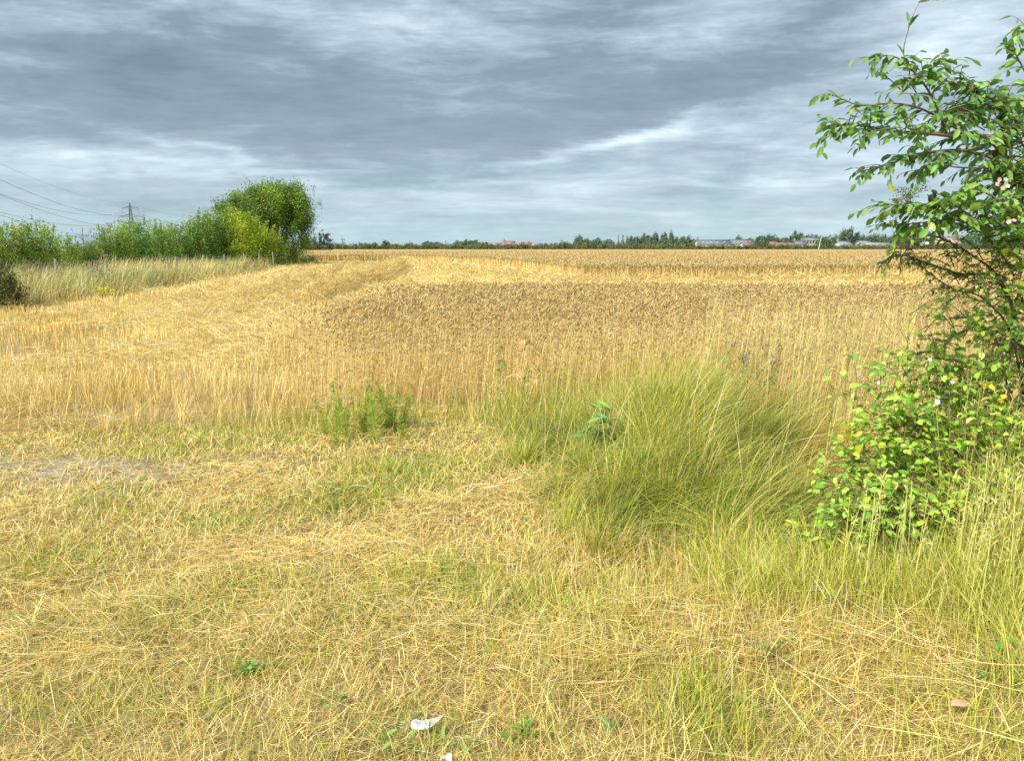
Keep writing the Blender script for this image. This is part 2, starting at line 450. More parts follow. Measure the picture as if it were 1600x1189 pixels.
# a few bold pale stalks lying across the front right
x, y = scatter(2.0, 3.6, lambda Y: 90, xl=.4, mask=lambda x, y: sst(.4, 1.3, x) * sst(3.7, 2.7, y))
N = len(x)
blades(aS, x, y, rng.uniform(.2, .5, N), rng.normal(2.7, .8, N) + np.where(rng.random(N) < .4, math.pi, 0), rng.normal(1.42, .08, N), rng.normal(.12, .25, N), rng.uniform(.0024, .0042, N), pick(N, STRAW, [3, 2, 5, 1, 2]), S=5, zoff=rng.uniform(.02, .14, N))
aS.build('lying_straw', M_straw, label='loose pale straw lying in swirls over the verge', cat='straw', kind='stuff')
# living grass of the verge
aG = Acc()
x, y = scatter(1.7, 8.2, lambda Y: 1700 * min(1, (3.4 / Y)), mask=lambda x, y: (y < crop_y(x) + .2) * np.clip(.05 + green_patch(x, y), 0, 1) * (1 - .9 * bare(x, y)))
N = len(x); dist = np.clip(y / 3.2, .8, 2)
gg = green_patch(x, y)
blades(aG, x, y, rng.uniform(.05, .14, N) * (.7 + .6 * gg), rng.uniform(0, 6.28, N), rng.uniform(.05, .9, N), rng.uniform(.1, 1.0, N), rng.uniform(.0022, .0042, N) * dist,
       pick(N, GREEN + LIME[:1] + DRYG[:2], [3, 2, 3, 1.5, 1, 1, 1]), S=4)
# bright tufts
for (px, py, r, n, hh) in [(390, 1048, .05, 90, .07), (345, 1100, .04, 60, .09), (690, 900, .18, 300, .16), (640, 905, .2, 350, .15), (930, 960, .25, 400, .16), (1090, 1085, .15, 200, .18), (1075, 1110, .1, 100, .16),
                           (580, 760, .3, 400, .12), (650, 730, .3, 500, .16), (470, 690, .5, 240, .16), (300, 690, .4, 180, .14), (1130, 1150, .15, 260, .16), (1570, 1150, .2, 300, .2), (90, 870, .3, 400, .1)]:
    c = gp(px, py); x = rng.normal(c.x, r, n); y = rng.normal(c.y, r * .8, n)
    blades(aG, x, y, rng.uniform(.5, 1.1, n) * hh, rng.uniform(0, 6.28, n), rng.uniform(.05, .7, n), rng.uniform(.1, .9, n), rng.uniform(.003, .0048, n), pick(n, GREEN + LIME, [2, 2, 2, 1, 2, 2, 1, 1]), S=4)
aG.build('verge_grass', M_grass, label='patchy short green grass growing through the thatch of the verge', cat='grass', kind='stuff')

# ================================================================== RIGHT: yellow upright grass, tall lime grass, combed green mound
aY = Acc()
def yel(x, y):
    m = gauss(x, y, 1.5, 3.9, 1.5, .85) + .9 * gauss(x, y, .7, 3.3, .7, .6) + .6 * gauss(x, y, .2, 2.75, .5, .4) + .7 * gauss(x, y, .9, 4.5, .5, .5)
    return np.clip(m, 0, 1) * sst(-.4, .3, x)
x, y = scatter(2.1, 5.4, lambda Y: 2600, xl=-.6, mask=lambda x, y: yel(x, y) * (1 - .75 * gauss(x, y, 1.3, 4.7, .8, .45)) * sst(.3, .55, fbm(x * 3 + 5, y * 3, 7, 2) + .12))
N = len(x)
rt = sst(.6, 2.4, x)
mixc = np.where((rng.random(N) < .15 + .40 * rt)[:, None], pick(N, LIME + GREEN[:1]), pick(N, DRYG + STRAW[:3]))
blades(aY, x, y, rng.uniform(.08, .30, N) * (.7 + .5 * rt), rng.uniform(0, 6.28, N), np.abs(rng.normal(.25, .38, N)), rng.uniform(.0, 1.1, N), rng.uniform(.0025, .0042, N), mixc, S=5)
aY.build('yellow_grass', M_grass, label='upright yellowing grass in front of the bramble, right foreground', cat='grass', kind='stuff')

aT = Acc()
for (x0, x1, y0, y1, n, ha, hb, phi_m, lime) in [(1.75, 3.3, 2.75, 3.9, 5200, .18, .42, 2.0, .7), (.9, 2.4, 3.35, 4.1, 5200, .14, .36, 2.6, .72), (2.35, 3.4, 3.4, 4.3, 2400, .4, .75, 1.5, .5), (2.0, 2.7, 2.9, 3.5, 1600, .3, .55, 1.8, .8), (2.25, 2.9, 3.5, 4.0, 1500, .5, .95, 1.6, .5)]:
    x = rng.uniform(x0, x1, n); y = rng.uniform(y0, y1, n)
    k = rng.random(n) < sst(x0 - .3, x0 + .5, x) * sst(.3, .6, fbm(x * 2.2, y * 2.2, 1, 2) + .15); x = x[k]; y = y[k]; n = len(x)
    c = np.where((rng.random(n) < lime)[:, None], pick(n, LIME), pick(n, DRYG + STRAW[2:3]))
    blades(aT, x, y, rng.uniform(ha, hb, n), rng.normal(phi_m, 1.6, n), np.abs(rng.normal(.22, .28, n)), rng.uniform(.1, 1.4, n), rng.uniform(.0025, .0045, n), c, S=6)
aT.build('tall_lime_grass', M_grass, label='tall lime green grass along the right edge beside the bramble', cat='grass', kind='stuff')

aM = Acc()
# the mound is a crowd of tussocks; every one has its own lean, height and tone, most are blown to the right
nt = 230
tx = rng.uniform(.0, 3.1, nt * 6); ty = rng.uniform(4.1, 7.7, nt * 6)
dm = np.clip(1.15 * gauss(tx, ty, 1.55, 6.1, 1.15, 1.2) + .42 * gauss(tx, ty, .9, 5.3, .5, .7) + .45 * gauss(tx, ty, .3, 6.9, .6, .6) + .85 * gauss(tx, ty, 1.25, 4.75, .75, .42), 0, 1) * (1 - .95 * gauss(tx, ty, 2.15, 5.5, .42, .5))
kk = np.nonzero(rng.random(len(tx)) < dm)[0][:nt]; tx = tx[kk]; ty = ty[kk]; nt = len(tx)
tl = .10 + .60 * sst(.8, 2.3, tx) + .25 * sst(5.8, 4.8, ty) + rng.normal(0, .18, nt)
tp = rng.normal(0, .75, nt); tp = np.where(rng.random(nt) < .18, rng.uniform(0, 6.28, nt), tp)
th_ = rng.uniform(.26, .74, nt) * (.55 + .45 * sst(.2, 1.2, tx)) * (.75 + .45 * gauss(tx, ty, 1.5, 6.6, 1.0, .8)) * (1 - .3 * sst(1.8, 2.6, tx))
TC = np.array([(.30, .36, .045), (.22, .29, .035), (.44, .46, .06), (.58, .56, .09), (.16, .23, .03), (.56, .44, .13)])
tw_ = np.array([2.6, 1.6, 3.0, 3.2, 1.0, 2.4]); tc_ = TC[rng.choice(6, nt, p=tw_ / tw_.sum())]
right = rng.random(nt) < .75 * sst(1.7, 2.4, tx); tc_[right] = np.array([.60, .42, .11])
N = 32000; k = rng.integers(0, nt, N)
r_ = np.abs(rng.normal(0, .085, N)); a_ = rng.uniform(0, 6.28, N)
x = tx[k] + r_ * np.cos(a_); y = ty[k] + r_ * np.sin(a_)
out = r_ / .085
lx = np.cos(tp[k]) * np.abs(tl[k]) + np.cos(a_) * out * .22 + rng.normal(0, .14, N); ly = np.sin(tp[k]) * np.abs(tl[k]) + np.sin(a_) * out * .22 + rng.normal(0, .14, N)
c = tc_[k] * (1 + .18 * rng.standard_normal((N, 1)))
mixd = rng.random(N); c = np.where((mixd < .16)[:, None], pick(N, [(.74, .62, .24), (.60, .46, .14), (.66, .60, .16)]), c); c = np.where((mixd > .88)[:, None], pick(N, [(.14, .20, .025), (.24, .32, .04)]), c)
blades(aM, x, y, th_[k] * rng.uniform(.5, 1.25, N), np.arctan2(ly, lx), np.clip(np.hypot(lx, ly), 0, 1.45), rng.uniform(.1, 1.5, N), rng.uniform(.0026, .0050, N), np.clip(c, .01, .9), S=7)
# pale flowering stems, some bent across
x = rng.normal(1.6, .75, 520); y = rng.normal(5.9, .8, 520)
N = len(x)
blades(aM, x, y, rng.uniform(.4, .95, N), rng.normal(-.05, .9, N), .25 + .5 * sst(.6, 2.4, x) + rng.normal(0, .25, N), rng.uniform(.1, .9, N), rng.uniform(.003, .0045, N), pick(N, [(.74, .68, .26), (.62, .60, .18), (.78, .64, .32)]), S=7)
# lodged, flattened blades underneath and over the right side
x, y = scatter(4.0, 7.6, lambda Y: 5200, xl=.1, xr=3.4, mask=lambda x, y: np.clip(1.3 * gauss(x, y, 1.7, 5.6, 1.1, 1.15) + .5 * gauss(x, y, 1.2, 4.6, .7, .4) - .1, 0, 1))
N = len(x)
br_ = sst(1.5, 2.3, x) * .8 + .25 * (fbm(x * 2, y * 2, 7, 2) > .55)
c = np.where((rng.random(N) < br_)[:, None], pick(N, [(.62, .42, .09), (.70, .50, .14), (.42, .27, .06), (.78, .62, .26)]), pick(N, [(.28, .34, .04), (.20, .27, .035), (.42, .44, .06), (.12, .18, .02), (.60, .54, .14)], [3, 3, 2, 2, 1.4]))
blades(aM, x, y, rng.uniform(.12, .42, N), rng.normal(0, .55, N) + (fbm(x * 1.6, y * 1.6, 5, 2) - .5) * 4, rng.normal(1.05, .28, N), rng.uniform(0, .9, N), rng.uniform(.002, .004, N), c, S=6, zoff=rng.uniform(0, .12, N))
# the trampled brown hollow beside the bramble
N = 3400; x = rng.normal(2.12, .26, N); y = rng.normal(5.25, .38, N)
blades(aM, x, y, rng.uniform(.12, .42, N), rng.normal(.2, 1.2, N), rng.normal(1.0, .35, N), rng.uniform(0, .9, N), rng.uniform(.002, .004, N), pick(N, [(.66, .44, .10), (.74, .53, .15), (.40, .25, .06), (.80, .64, .28), (.30, .34, .05)]), S=6, zoff=rng.uniform(0, .1, N))
aM.build('long_mound_grass', M_grass, label='lush long green grass combed over to the right in front of the wheat', cat='grass', kind='stuff')

# green fringe in front of the wheat, left of the mound
aF = Acc()
x, y = scatter(6.6, 8.4, lambda Y: 1000, xl=-4.5, xr=1.2, mask=lambda x, y: np.clip(gauss(x, y, .3, 7.5, .8, .45) + .8 * gauss(x, y, -2.0, 7.45, .9, .25) + .22 * gauss(x, y, -3.4, 6.95, .8, .2) + .25 * gauss(x, y, -.9, 7.6, .9, .2), 0, 1))
N = len(x)
blades(aF, x, y, rng.uniform(.15, .5, N) * (.6 + .6 * sst(-1.2, .4, x)), rng.uniform(0, 6.28, N), np.abs(rng.normal(.15, .25, N)), rng.uniform(0, .9, N), rng.uniform(.004, .007, N), pick(N, GREEN + DRYG + LIME[:1], [3, 3, 3, 1, 2, 2, 1, 1, 1]), S=5)
aF.build('crop_edge_grass', M_grass, label='tufty green grass fringe at the foot of the standing wheat', cat='grass', kind='stuff')

# tall pale culms with loose seed heads standing before the wheat on the right
aC = Acc()
for (px0, px1, Ya, Yb, n, ha, hb) in [(1090, 1420, 7.3, 9.3, 560, .85, 1.2), (850, 1100, 7.3, 8.6, 150, .6, .95), (1380, 1640, 6.0, 9.0, 330, .8, 1.15), (1180, 1340, 6.2, 7.3, 120, .7, 1.0), (1500, 1620, 3.9, 4.5, 60, .8, 1.1), (1330, 1640, 3.45, 3.9, 90, .3, .65), (1530, 1690, 3.2, 3.8, 130, .35, .72)]:
    Yv = rng.uniform(Ya, Yb, n); x = (rng.uniform(px0, px1, n) - 800) / FPX * Yv
    h = rng.uniform(ha, hb, n); phi = rng.normal(0, .8, n)
    p = blades(aC, x, Yv, h, phi, np.abs(rng.normal(.05, .06, n)), rng.uniform(.02, .3, n), rng.uniform(.003, .0045, n), pick(n, [(.70, .58, .26), (.62, .52, .17), (.62, .60, .18)] if Ya > 5 else [(.62, .62, .16), (.70, .66, .24), (.52, .54, .10)]), S=5, prof=np.array([1, 1, .9, .8, .6]))
    for k in range(7):     # spikelets of the panicle
        f = rng.uniform(.0, 1, n); base = p[:, -2] * (1 - f[:, None]) + p[:, -1] * f[:, None]
        ph = rng.uniform(0, 6.28, n); q = blade_path(base[:, 0], base[:, 1], base[:, 2], rng.uniform(.02, .05, n), ph, rng.uniform(.3, 1.2, n), rng.uniform(0, .6, n), 3)
        ribbons(aC, q, unit(rng.standard_normal((n, 3))), np.full(n, .006), np.array([.5, 1, .4]), pick(n, [(.66, .5, .24), (.56, .4, .16)] if Ya > 5 else [(.62, .58, .22), (.54, .50, .16)]))
aC.build('tall_seed_grass', M_straw, label='tall pale grass stalks with seed heads standing before the wheat on the right', cat='grass', kind='stuff')

# ================================================================== WHEAT
WHEAT = [(.78, .58, .22), (.68, .48, .15), (.84, .68, .32), (.50, .34, .11)]
EAR = [(.57, .42, .16), (.44, .31, .11), (.74, .57, .25), (.26, .18, .06)]
def wheat(acc, x, y, hgt, wmul, leafy=True, ear_len=.078, stem=True, z0=None):
    N = len(x)
    phi = rng.normal(.3, 1.3, N)
    h = hgt * rng.normal(1, .07, N) * (1 if z0 is not None else (1 - rng.random(N) ** 1.6 * .55 * sst(11.5, 7.6, y) * (.6 + .8 * fbm(x * 1.5, y * 1.5, 2, 2))))
    z = H(x, y) if z0 is None else z0
    eg = 1 if z0 is not None else sst(10, 7.4, y); th = np.abs(rng.normal(.03, .05 + .12 * eg, N)); cu = rng.uniform(0, .12 + .25 * eg, N)
    p = blade_path(x, y, z, h, phi, th, cu, 4)
    if stem:
        a_ = rng.uniform(0, math.pi, N); a_ = np.where(np.abs(np.sin(a_)) > .95, a_ + .6, a_)
        wd = np.stack([np.cos(a_ * .6 - .9), np.sin(a_ * .6 - .9), np.zeros(N)], -1)
        ribbons(acc, p, wd, .0036 * wmul, np.array([1, 1, .9, .7]), pick(N, WHEAT, [3, 2, 3, 1]))
    # nodding ear
    tip = p[:, -1]
    L = ear_len * rng.normal(1, .15, N) * np.minimum(wmul, 1.35)
    nod = rng.uniform(.3, 1.5, N)
    e = blade_path(tip[:, 0], tip[:, 1], tip[:, 2], L, phi, .2 + nod * .55, nod * 1.1, 5)
    rad = np.array([.12, .9, 1, .75, .1])[None, :] * (.0052 * wmul)[:, None]
    tubes(acc, e, rad, pick(N, EAR, [3, 2.4, 2.4, 1.3]), 3)
    if leafy:
        k = rng.random(N) < .7; n = k.sum()
        f = rng.uniform(.35, .9, n)[:, None]
        b = p[k, 0] * (1 - f) + p[k, -1] * f
        q = blade_path(b[:, 0], b[:, 1], b[:, 2], rng.uniform(.08, .2, n), rng.uniform(0, 6.28, n), rng.uniform(.3, 1.2, n), rng.uniform(.8, 2.2, n), 4)
        ribbons(acc, q, unit(rng.standard_normal((n, 3))), rng.uniform(.005, .009, n) * wmul[k], PROF[4], pick(n, WHEAT + STRAW[:2], [2, 2, 2, 2, 1, 1]))
# the standing block in front: right of the left tramline, up to the cut swath
def left_edge(y): return np.interp(y, [7, 8, 11, 20], [-1.75, -2.0, -2.75, -2.7])
def block_mask(x, y):
    m = (y > crop_y(x) + rng.normal(0, .10, len(x))) & (y < 20.2 + .35 * np.sin(x * .6) + rng.normal(0, .12, len(x)))
    m = m & (x > left_edge(y) + (fbm(y * .8, x * 0, 4) - .5) * .6 + rng.normal(0, .30, len(x)))
    thin = gauss(x, y, -.33, 7.95, .22, .4)          # gap trodden into the edge
    return m * (1 - .85 * thin)
aW = Acc()
x, y = scatter(7.3, 20.8, lambda Y: 480 * min(1, (10 / Y) ** 1.1), xl=-3.2, mask=block_mask)
gi = (np.arange(len(x)) // 4) * 4; tf = rng.random(len(x)) < .8
x = np.where(tf, x[gi] + rng.normal(0, .02, len(x)), x); y = np.where(tf, y[gi] + rng.normal(0, .02, len(x)), y)
wheat(aW, x, y, .70, np.clip(y / 9.5, .9, 2.0))
aW.build('standing_wheat', M_straw, label='block of ripe standing wheat with nodding ears in the middle of the field', cat='wheat', kind='stuff')

# the far wheat: cut edge, then the crop to the hedge
EDGE = [(-140, 101), (-60, 99), (-30, 94), (-23.2, 88), (-16, 92), (-13, 98), (-10, 94), (-7, 86), (-3.5, 76), (0, 62), (2.2, 46.5), (3.2, 38.6), (6, 39.2), (9.5, 39), (20, 41.5), (40, 43), (70, 46), (160, 55)]
ex = np.array([e[0] for e in EDGE], float); ey = np.array([e[1] for e in EDGE], float)
def edge_y(x): return np.interp(x, ex, ey)
mw = bpy.data.materials.new('wheat_canopy'); mw.use_nodes = True
t = NT(mw.node_tree); p = t.n['Principled BSDF']
tcn = t.new('ShaderNodeTexCoord'); oc = tcn.outputs['Object']
f1 = t.noise(t.map(oc, (9, 4, 3)), 1, 4, .7); f2 = t.noise(t.map(oc, (.02, .12, 1)), 1, 4, .55); f3 = t.noise(t.map(oc, (1.1, .35, 1)), 1, 5, .7)
cw = t.ramp(f1, [(.3, (.27, .175, .055)), (.5, (.45, .30, .10)), (.7, (.62, .44, .16))])
cw = t.mix(1.0, cw, t.ramp(f2, [(.3, (.82, .82, .80)), (.7, (1.15, 1.13, 1.08))]), 'MULTIPLY')
cw = t.mix(1.0, cw, t.ramp(f3, [(.3, (.80, .80, .78)), (.7, (1.2, 1.18, 1.15))]), 'MULTIPLY')
t.l.new(cw, p.inputs['Base Color']); p.inputs['Roughness'].default_value = .9; p.inputs['Specular IOR Level'].default_value = .1
bp = t.new('ShaderNodeBump'); bp.inputs['Strength'].default_value = 1; bp.inputs['Distance'].default_value = .12
t.l.new(f1, bp.inputs['Height']); t.l.new(bp.outputs[0], p.inputs['Normal'])
cxs = np.unique(np.concatenate([np.linspace(-260, 360, 500), ex]))
a = Acc()
e0 = np.where((cxs >= ex[0]) & (cxs <= ex[-1]), edge_y(cxs), np.interp(cxs, ex, ey)) + 1.1
rows = [e0 * 1.0, e0 + .25]
for k in np.linspace(0, 1, 60)[1:]:
    rows.append(e0 + .25 + (392 - e0) * k ** 2.2)
V = []
for i, ry in enumerate(rows):
    zz = np.full(len(cxs), .55) + (fbm(cxs * 1.3, ry * .7, 2) - .5) * .08
    if i == 0: zz = np.full(len(cxs), -.02)
    V.append(np.stack([cxs, ry, zz], -1))
V = np.stack(V); n2 = len(cxs)
ii = (np.arange(len(rows) - 1) * n2)[:, None] + np.arange(n2 - 1)[None, :]
a.add(V.reshape(-1, 3), q=np.stack([ii, ii + 1, ii + 1 + n2, ii + n2], -1).reshape(-1, 4))
a.mesh  # canopy sheet just under the ears
canopy_acc = a
aW = Acc()
def far_mask(x, y): return (y > edge_y(x) + rng.normal(0, .1, len(x))).astype(float)
# cut edge: dense stems in the first metre
x, y = scatter(38, 104, lambda Y: 240 * (40 / Y) ** 1.3, mask=lambda x, y: (y > edge_y(x)) * (y < edge_y(x) + 1.5), margin=3)
wheat(aW, x, y, .72, np.clip(y / 9.5, 3, 9), leafy=False)
x, y = scatter(38, 190, lambda Y: 46 * (40 / Y) ** 2.3, mask=lambda x, y: y > edge_y(x) + .6, margin=3)
wheat(aW, x, y, .72 - .35, np.clip(y / 9.5, 3, 16), leafy=False, z0=np.full(len(x), .35))
fw = canopy_acc.build('far_wheat', mw, label='wide field of ripe wheat reaching back to the far hedge', cat='wheat', kind='stuff')
fe = aW.build('ears', M_straw, parent=fw)
tag(fe, kind='stuff')
wheat_far_root = fw

# ================================================================== STUBBLE
def margin_x(y): return .986 * np.interp(y, [10, 20.8, 27.8, 35.9, 52, 70, 89, 120], [-12.4, -13.2, -13.3, -14.3, -16.5, -19.5, -22.6, -30])
def stub_mask(x, y):
    m = (y > crop_y(x) + rng.normal(.1, .32, len(x))) & (x > margin_x(y) - .2) & (y < edge_y(x))
    inblock = (y < 20.2) & (x > left_edge(y) + rng.normal(0, .1, len(x)))
    m = m & ~inblock
    return m * np.clip(.45 + 1.1 * fbm(x * .8, y * .8, 5), 0, 1)
aB = Acc()
x, y = scatter(6.8, 100, lambda Y: 620 * min(1, (9 / Y)) ** 1.55, mask=stub_mask)
x = np.round(x / .14) * .14 + rng.normal(0, .02, len(x))      # drilled rows
gi = (np.arange(len(x)) // 6) * 6                              # plants stand as tufts of tillers
tf = rng.random(len(x)) < np.where(y < 16, .85, 0)
x = np.where(tf, x[gi] + rng.normal(0, .018, len(x)), x); y = np.where(tf, y[gi] + rng.normal(0, .018, len(x)), y)
N = len(x); wm = np.clip(y / 8.5, .9, 8)
near = sst(13, 8, y)
h = (rng.uniform(.13, .21, N) + near * rng.uniform(0, .17, N)) 
pt = fbm(x * .9, y * .9, 3, 3)
col = np.where((rng.random(N) < sst(.42, .6, pt))[:, None], pick(N, STRAW, [3, 4, .8, 2.4, 4]), pick(N, STRAW, [4, 1.5, 5, .6, 1.5]))
sb = x - margin_x(y) + .0 * y
col = col * np.where(y > 14, 1.06 + .16 * np.sin(sb * 2.4 + .6 * np.sin(y * .21)), 1)[:, None]
h = h * (.6 + .8 * fbm(x * 1.6 + 4, y * 1.6, 5, 2))
blades(aB, x, y, h, rng.uniform(0, 6.28, N), np.abs(rng.normal(.06, .10, N)) + near * np.abs(rng.normal(0, .30, N)), rng.uniform(0, .2, N), .0036 * wm, col, S=3, prof=np.array([1, 1, .9]))
aB.build('stubble', M_straw, label='pale cut wheat stubble in drilled rows, left and middle of the field', cat='stubble', kind='stuff')
# loose straw on the stubble and the windrows left by the combine
aL = Acc()
x, y = scatter(6.6, 80, lambda Y: (380 + 500 * math.exp(-((Y - 7.6) / 1.1) ** 2)) * min(1, (9 / Y)) ** 1.4, mask=lambda x, y: stub_mask(x, y) * sst(.38, .62, fbm(x * .5 + 8, y * .35, 6, 3)))
N = len(x); wm = np.clip(y / 9, .9, 7)
blades(aL, x, y, rng.uniform(.15, .4, N) * np.clip(wm, 1, 2), lie_phi(x, y, 2), rng.normal(1.35, .2, N), rng.normal(.2, .2, N), .004 * wm, pick(N, STRAW, [4, 2, 4, 1, 2]), S=4, zoff=rng.uniform(.03, .2, N))
aL.build('loose_straw', M_straw, label='loose straw scattered on top of the stubble', cat='straw', kind='stuff')
def windrow(pts, width, hgt, dens, label, cols=None):
    pts = np.array(pts, float); d = np.r_[0, np.cumsum(np.hypot(*np.diff(pts, axis=0).T))]
    acc = Acc()
    L = d[-1]; n = int(L * width * dens)
    s = rng.random(n) ** 1.15 * L
    cx = np.interp(s, d, pts[:, 0]); cy_ = np.interp(s, d, pts[:, 1])
    k = np.clip(np.searchsorted(d, s) - 1, 0, len(pts) - 2); dirv = unit(np.diff(pts, axis=0))[k]
    o = rng.normal(0, .36, n) * width
    x = cx - dirv[:, 1] * o; y = cy_ + dirv[:, 0] * o
    lump = .55 + .9 * fbm(s * 1.3, s * 0 + len(pts), 4, 2)
    prof = np.exp(-(o / (width * .45)) ** 2) * hgt * lump
    wm = np.clip(y / 10, 1.1, 5)
    blades(acc, x, y, rng.uniform(.2, .5, n) * np.clip(wm / 2, 1, 1.8), rng.uniform(0, 6.28, n), rng.normal(1.3, .3, n), rng.normal(.25, .3, n), .0042 * wm, pick(n, cols or STRAW, [4, 3, 4, 1.4, 2]), S=4, zoff=rng.random(n) ** .7 * prof)
    acc.build('straw_windrow', M_straw, label=label, cat='straw', kind='stuff')
DSTRAW = [(.64, .47, .15), (.52, .36, .10), (.74, .57, .24), (.32, .21, .06), (.58, .41, .12)]
windrow([(-7.1, 17.5), (-6.7, 20.5), (-6.4, 26), (-6.1, 37), (-7.4, 50), (-8.8, 64)], .72, .85, 300, 'heaped straw windrow running away over the stubble, left of the standing wheat', DSTRAW)
windrow([(-10.2, 15.5), (-9.3, 20), (-9.0, 27), (-9.4, 38), (-11.5, 55), (-14, 72)], .6, .32, 170, 'low flattened straw windrow nearer the grass margin', DSTRAW)
windrow([(3.0, 37.0), (6, 37.5), (9.5, 37.3), (20, 39.7), (34, 41.3)], 1.3, .40, 170, 'bright straw windrow along the foot of the far wheat edge')
windrow([(-11.5, 84), (-8.5, 72), (-5.5, 62), (-2.2, 50), (.4, 42), (2.0, 37)], 1.8, .5, 130, 'straw windrow curving past the corner of the far wheat')
windrow([(7.5, 22.2), (12, 22.6), (17, 23)], .8, .35, 90, 'short straw windrow behind the right part of the standing block')
# ================================================================== LEFT MARGIN: rough grass, fence, young hedge trees
aR = Acc()
HUMM = lambda x, y: fbm(x * 1.4 + 9, y * .8, 5, 3)
def rmask(x, y): return ((x < margin_x(y) + (fbm(y * .6, x * 0, 2) - .5) * .9 + .2) & (x > margin_x(y) - 16 - .12 * y)).astype(float)
x, y = scatter(17, 92, lambda Y: 300 * (20 / Y) ** 1.6, mask=lambda x, y: rmask(x, y) * np.where(x < margin_x(y) - 5.5, .45, 1), xr=lambda Y: -11, margin=3)
N = len(x); wm = np.clip(y / 9, 2, 8)
din = margin_x(y) - x                      # distance into the margin
gpt = np.clip(1.0 * gauss(x, y, -15.4, 31, 1.2, 5.0) + .7 * gauss(x, y, -19.5, 58, 1.4, 9) + .7 * gauss(x, y, -15, 24, .8, 2), 0, 1)
tan_ = fbm(x * .5, y * .25, 1, 3)
r = rng.random(N)
col = np.where((r < .85 * gpt)[:, None], pick(N, [(.28, .36, .10), (.40, .48, .17), (.20, .28, .06), (.50, .54, .22)]),
      np.where((tan_ > .55)[:, None], pick(N, [(.60, .48, .24), (.48, .38, .17), (.70, .58, .32), (.44, .42, .13)]), pick(N, [(.82, .68, .28), (.72, .58, .20), (.84, .74, .40), (.50, .44, .12)])))
edge_brown = (din < 1.3) & (rng.random(N) < .55)
col = np.where(edge_brown[:, None], pick(N, [(.42, .29, .10), (.26, .24, .06), (.56, .40, .14), (.20, .24, .045)]), col)
hh = rng.uniform(.35, 1.15, N) * np.clip(.55 + .5 * din, .35, 1) * (.7 + .5 * fbm(x * .7, y * .5, 4))
hh = np.where(din > 5.5, hh * .8, hh) * (.45 + 1.1 * HUMM(x, y))
col = np.where((HUMM(x + 3, y + 7) > .56)[:, None], col * np.array([.72, .78, .7]), col)
blades(aR, x, y, hh, rng.normal(.3, .9, N), np.abs(rng.normal(.15, .2, N)), rng.uniform(.1, .9, N), .0048 * wm, col, S=4)
aR.build('margin_grass', M_grass, label='rough tall dry grass of the field margin on the left', cat='grass', kind='stuff')

# fence
fence = empty('post_and_wire_fence', (-17, 30, 0), label='low weathered wooden post fence with thin wires half hidden in the margin grass', cat='fence')
M_wood = build_mat('grey_wood', (.20, .18, .15), (.38, .34, .28), 6, .9, .3, (1, 1, .2))
M_steel = build_mat('galvanised', (.30, .32, .34), (.42, .44, .45), 3, .6, .1)
FP = [(95, 405), (182, 403.5), (246, 402.5), (292, 402), (333, 402.5)]
import bmesh
def fence_xy(k): Yv = 30 + 4.05 * k; return -16.85 - .045 * (Yv - 30), Yv
for k in range(-2, 10):
    X0, Y0 = fence_xy(k)
    a = Acc(); h = 1.2 + random.uniform(-.05, .06)
    zz = np.array([0, .5, .95, 1, 1.0]) * h; rr = np.array([.055, .052, .05, .042, .001])
    lean = random.uniform(-.04, .04)
    pth = np.stack([np.array([lean * z for z in zz]) , zz * 0, zz], -1)[None]
    pth[0, 3:, 2] += [0, .01]
    tubes(a, pth, rr[None], np.array([[.33, .30, .25]]), 8)
    o = a.build('post', M_wood, fence); o.location = (X0 + 17, Y0 - 30, 0)
for hgt in (1.08, .82, .5):
    a = Acc(); pts = []
    for k in range(-2, 10):
        X0, Y0 = fence_xy(k); pts.append((X0 + 17, Y0 - 30, hgt))
        if k < 9: X1, Y1 = fence_xy(k + 1); pts.append(((X0 + X1) / 2 + 17, (Y0 + Y1) / 2 - 30, hgt - .02))
    tubes(a, np.array([pts]), np.full((1, len(pts)), .004), np.array([[.3, .3, .3]]), 4)
    a.build('wire', M_steel, fence)

# ------------------------------------------------------------------ crowns made of many leaf faces
def leafcards(acc, pos, size, col, up=.5, aspect=.55):
    """small folded leaf faces (two triangles hinged on the midrib)"""
    N = len(pos)
    d = unit(rng.standard_normal((N, 3)) + np.array([0, 0, up])); r_ = unit(np.cross(d, unit(rng.standard_normal((N, 3)))))
    n_ = np.cross(d, r_)
    L = size[:, None]
    b = pos; tip = pos + d * L; mid = pos + d * L * .45
    l = mid + (r_ * aspect * .5 + n_ * .12) * L; rr = mid + (-r_ * aspect * .5 + n_ * .12) * L
    v = np.stack([b, l, tip, rr], 1).reshape(-1, 3)
    i = (np.arange(N) * 4)[:, None]
    acc.add(v, t=np.concatenate([i + np.array([[0, 1, 2]]), i + np.array([[0, 2, 3]])]), c=np.repeat(col, 4, 0))
def crown_pts(n, shape, clumps, csize, seed=0):
    """clump centres through a crown volume; shape(u) -> accepts centre positions"""
    c = []
    while len(c) < clumps:
        p = rng.uniform(-1, 1, (clumps * 4, 3)); p[:, 2] = rng.uniform(0, 1, len(p))
        w_ = shape(p)
        c.extend(p[rng.random(len(p)) < w_])
    c = np.array(c[:clumps])
    k = rng.integers(0, clumps, n)
    return c, k
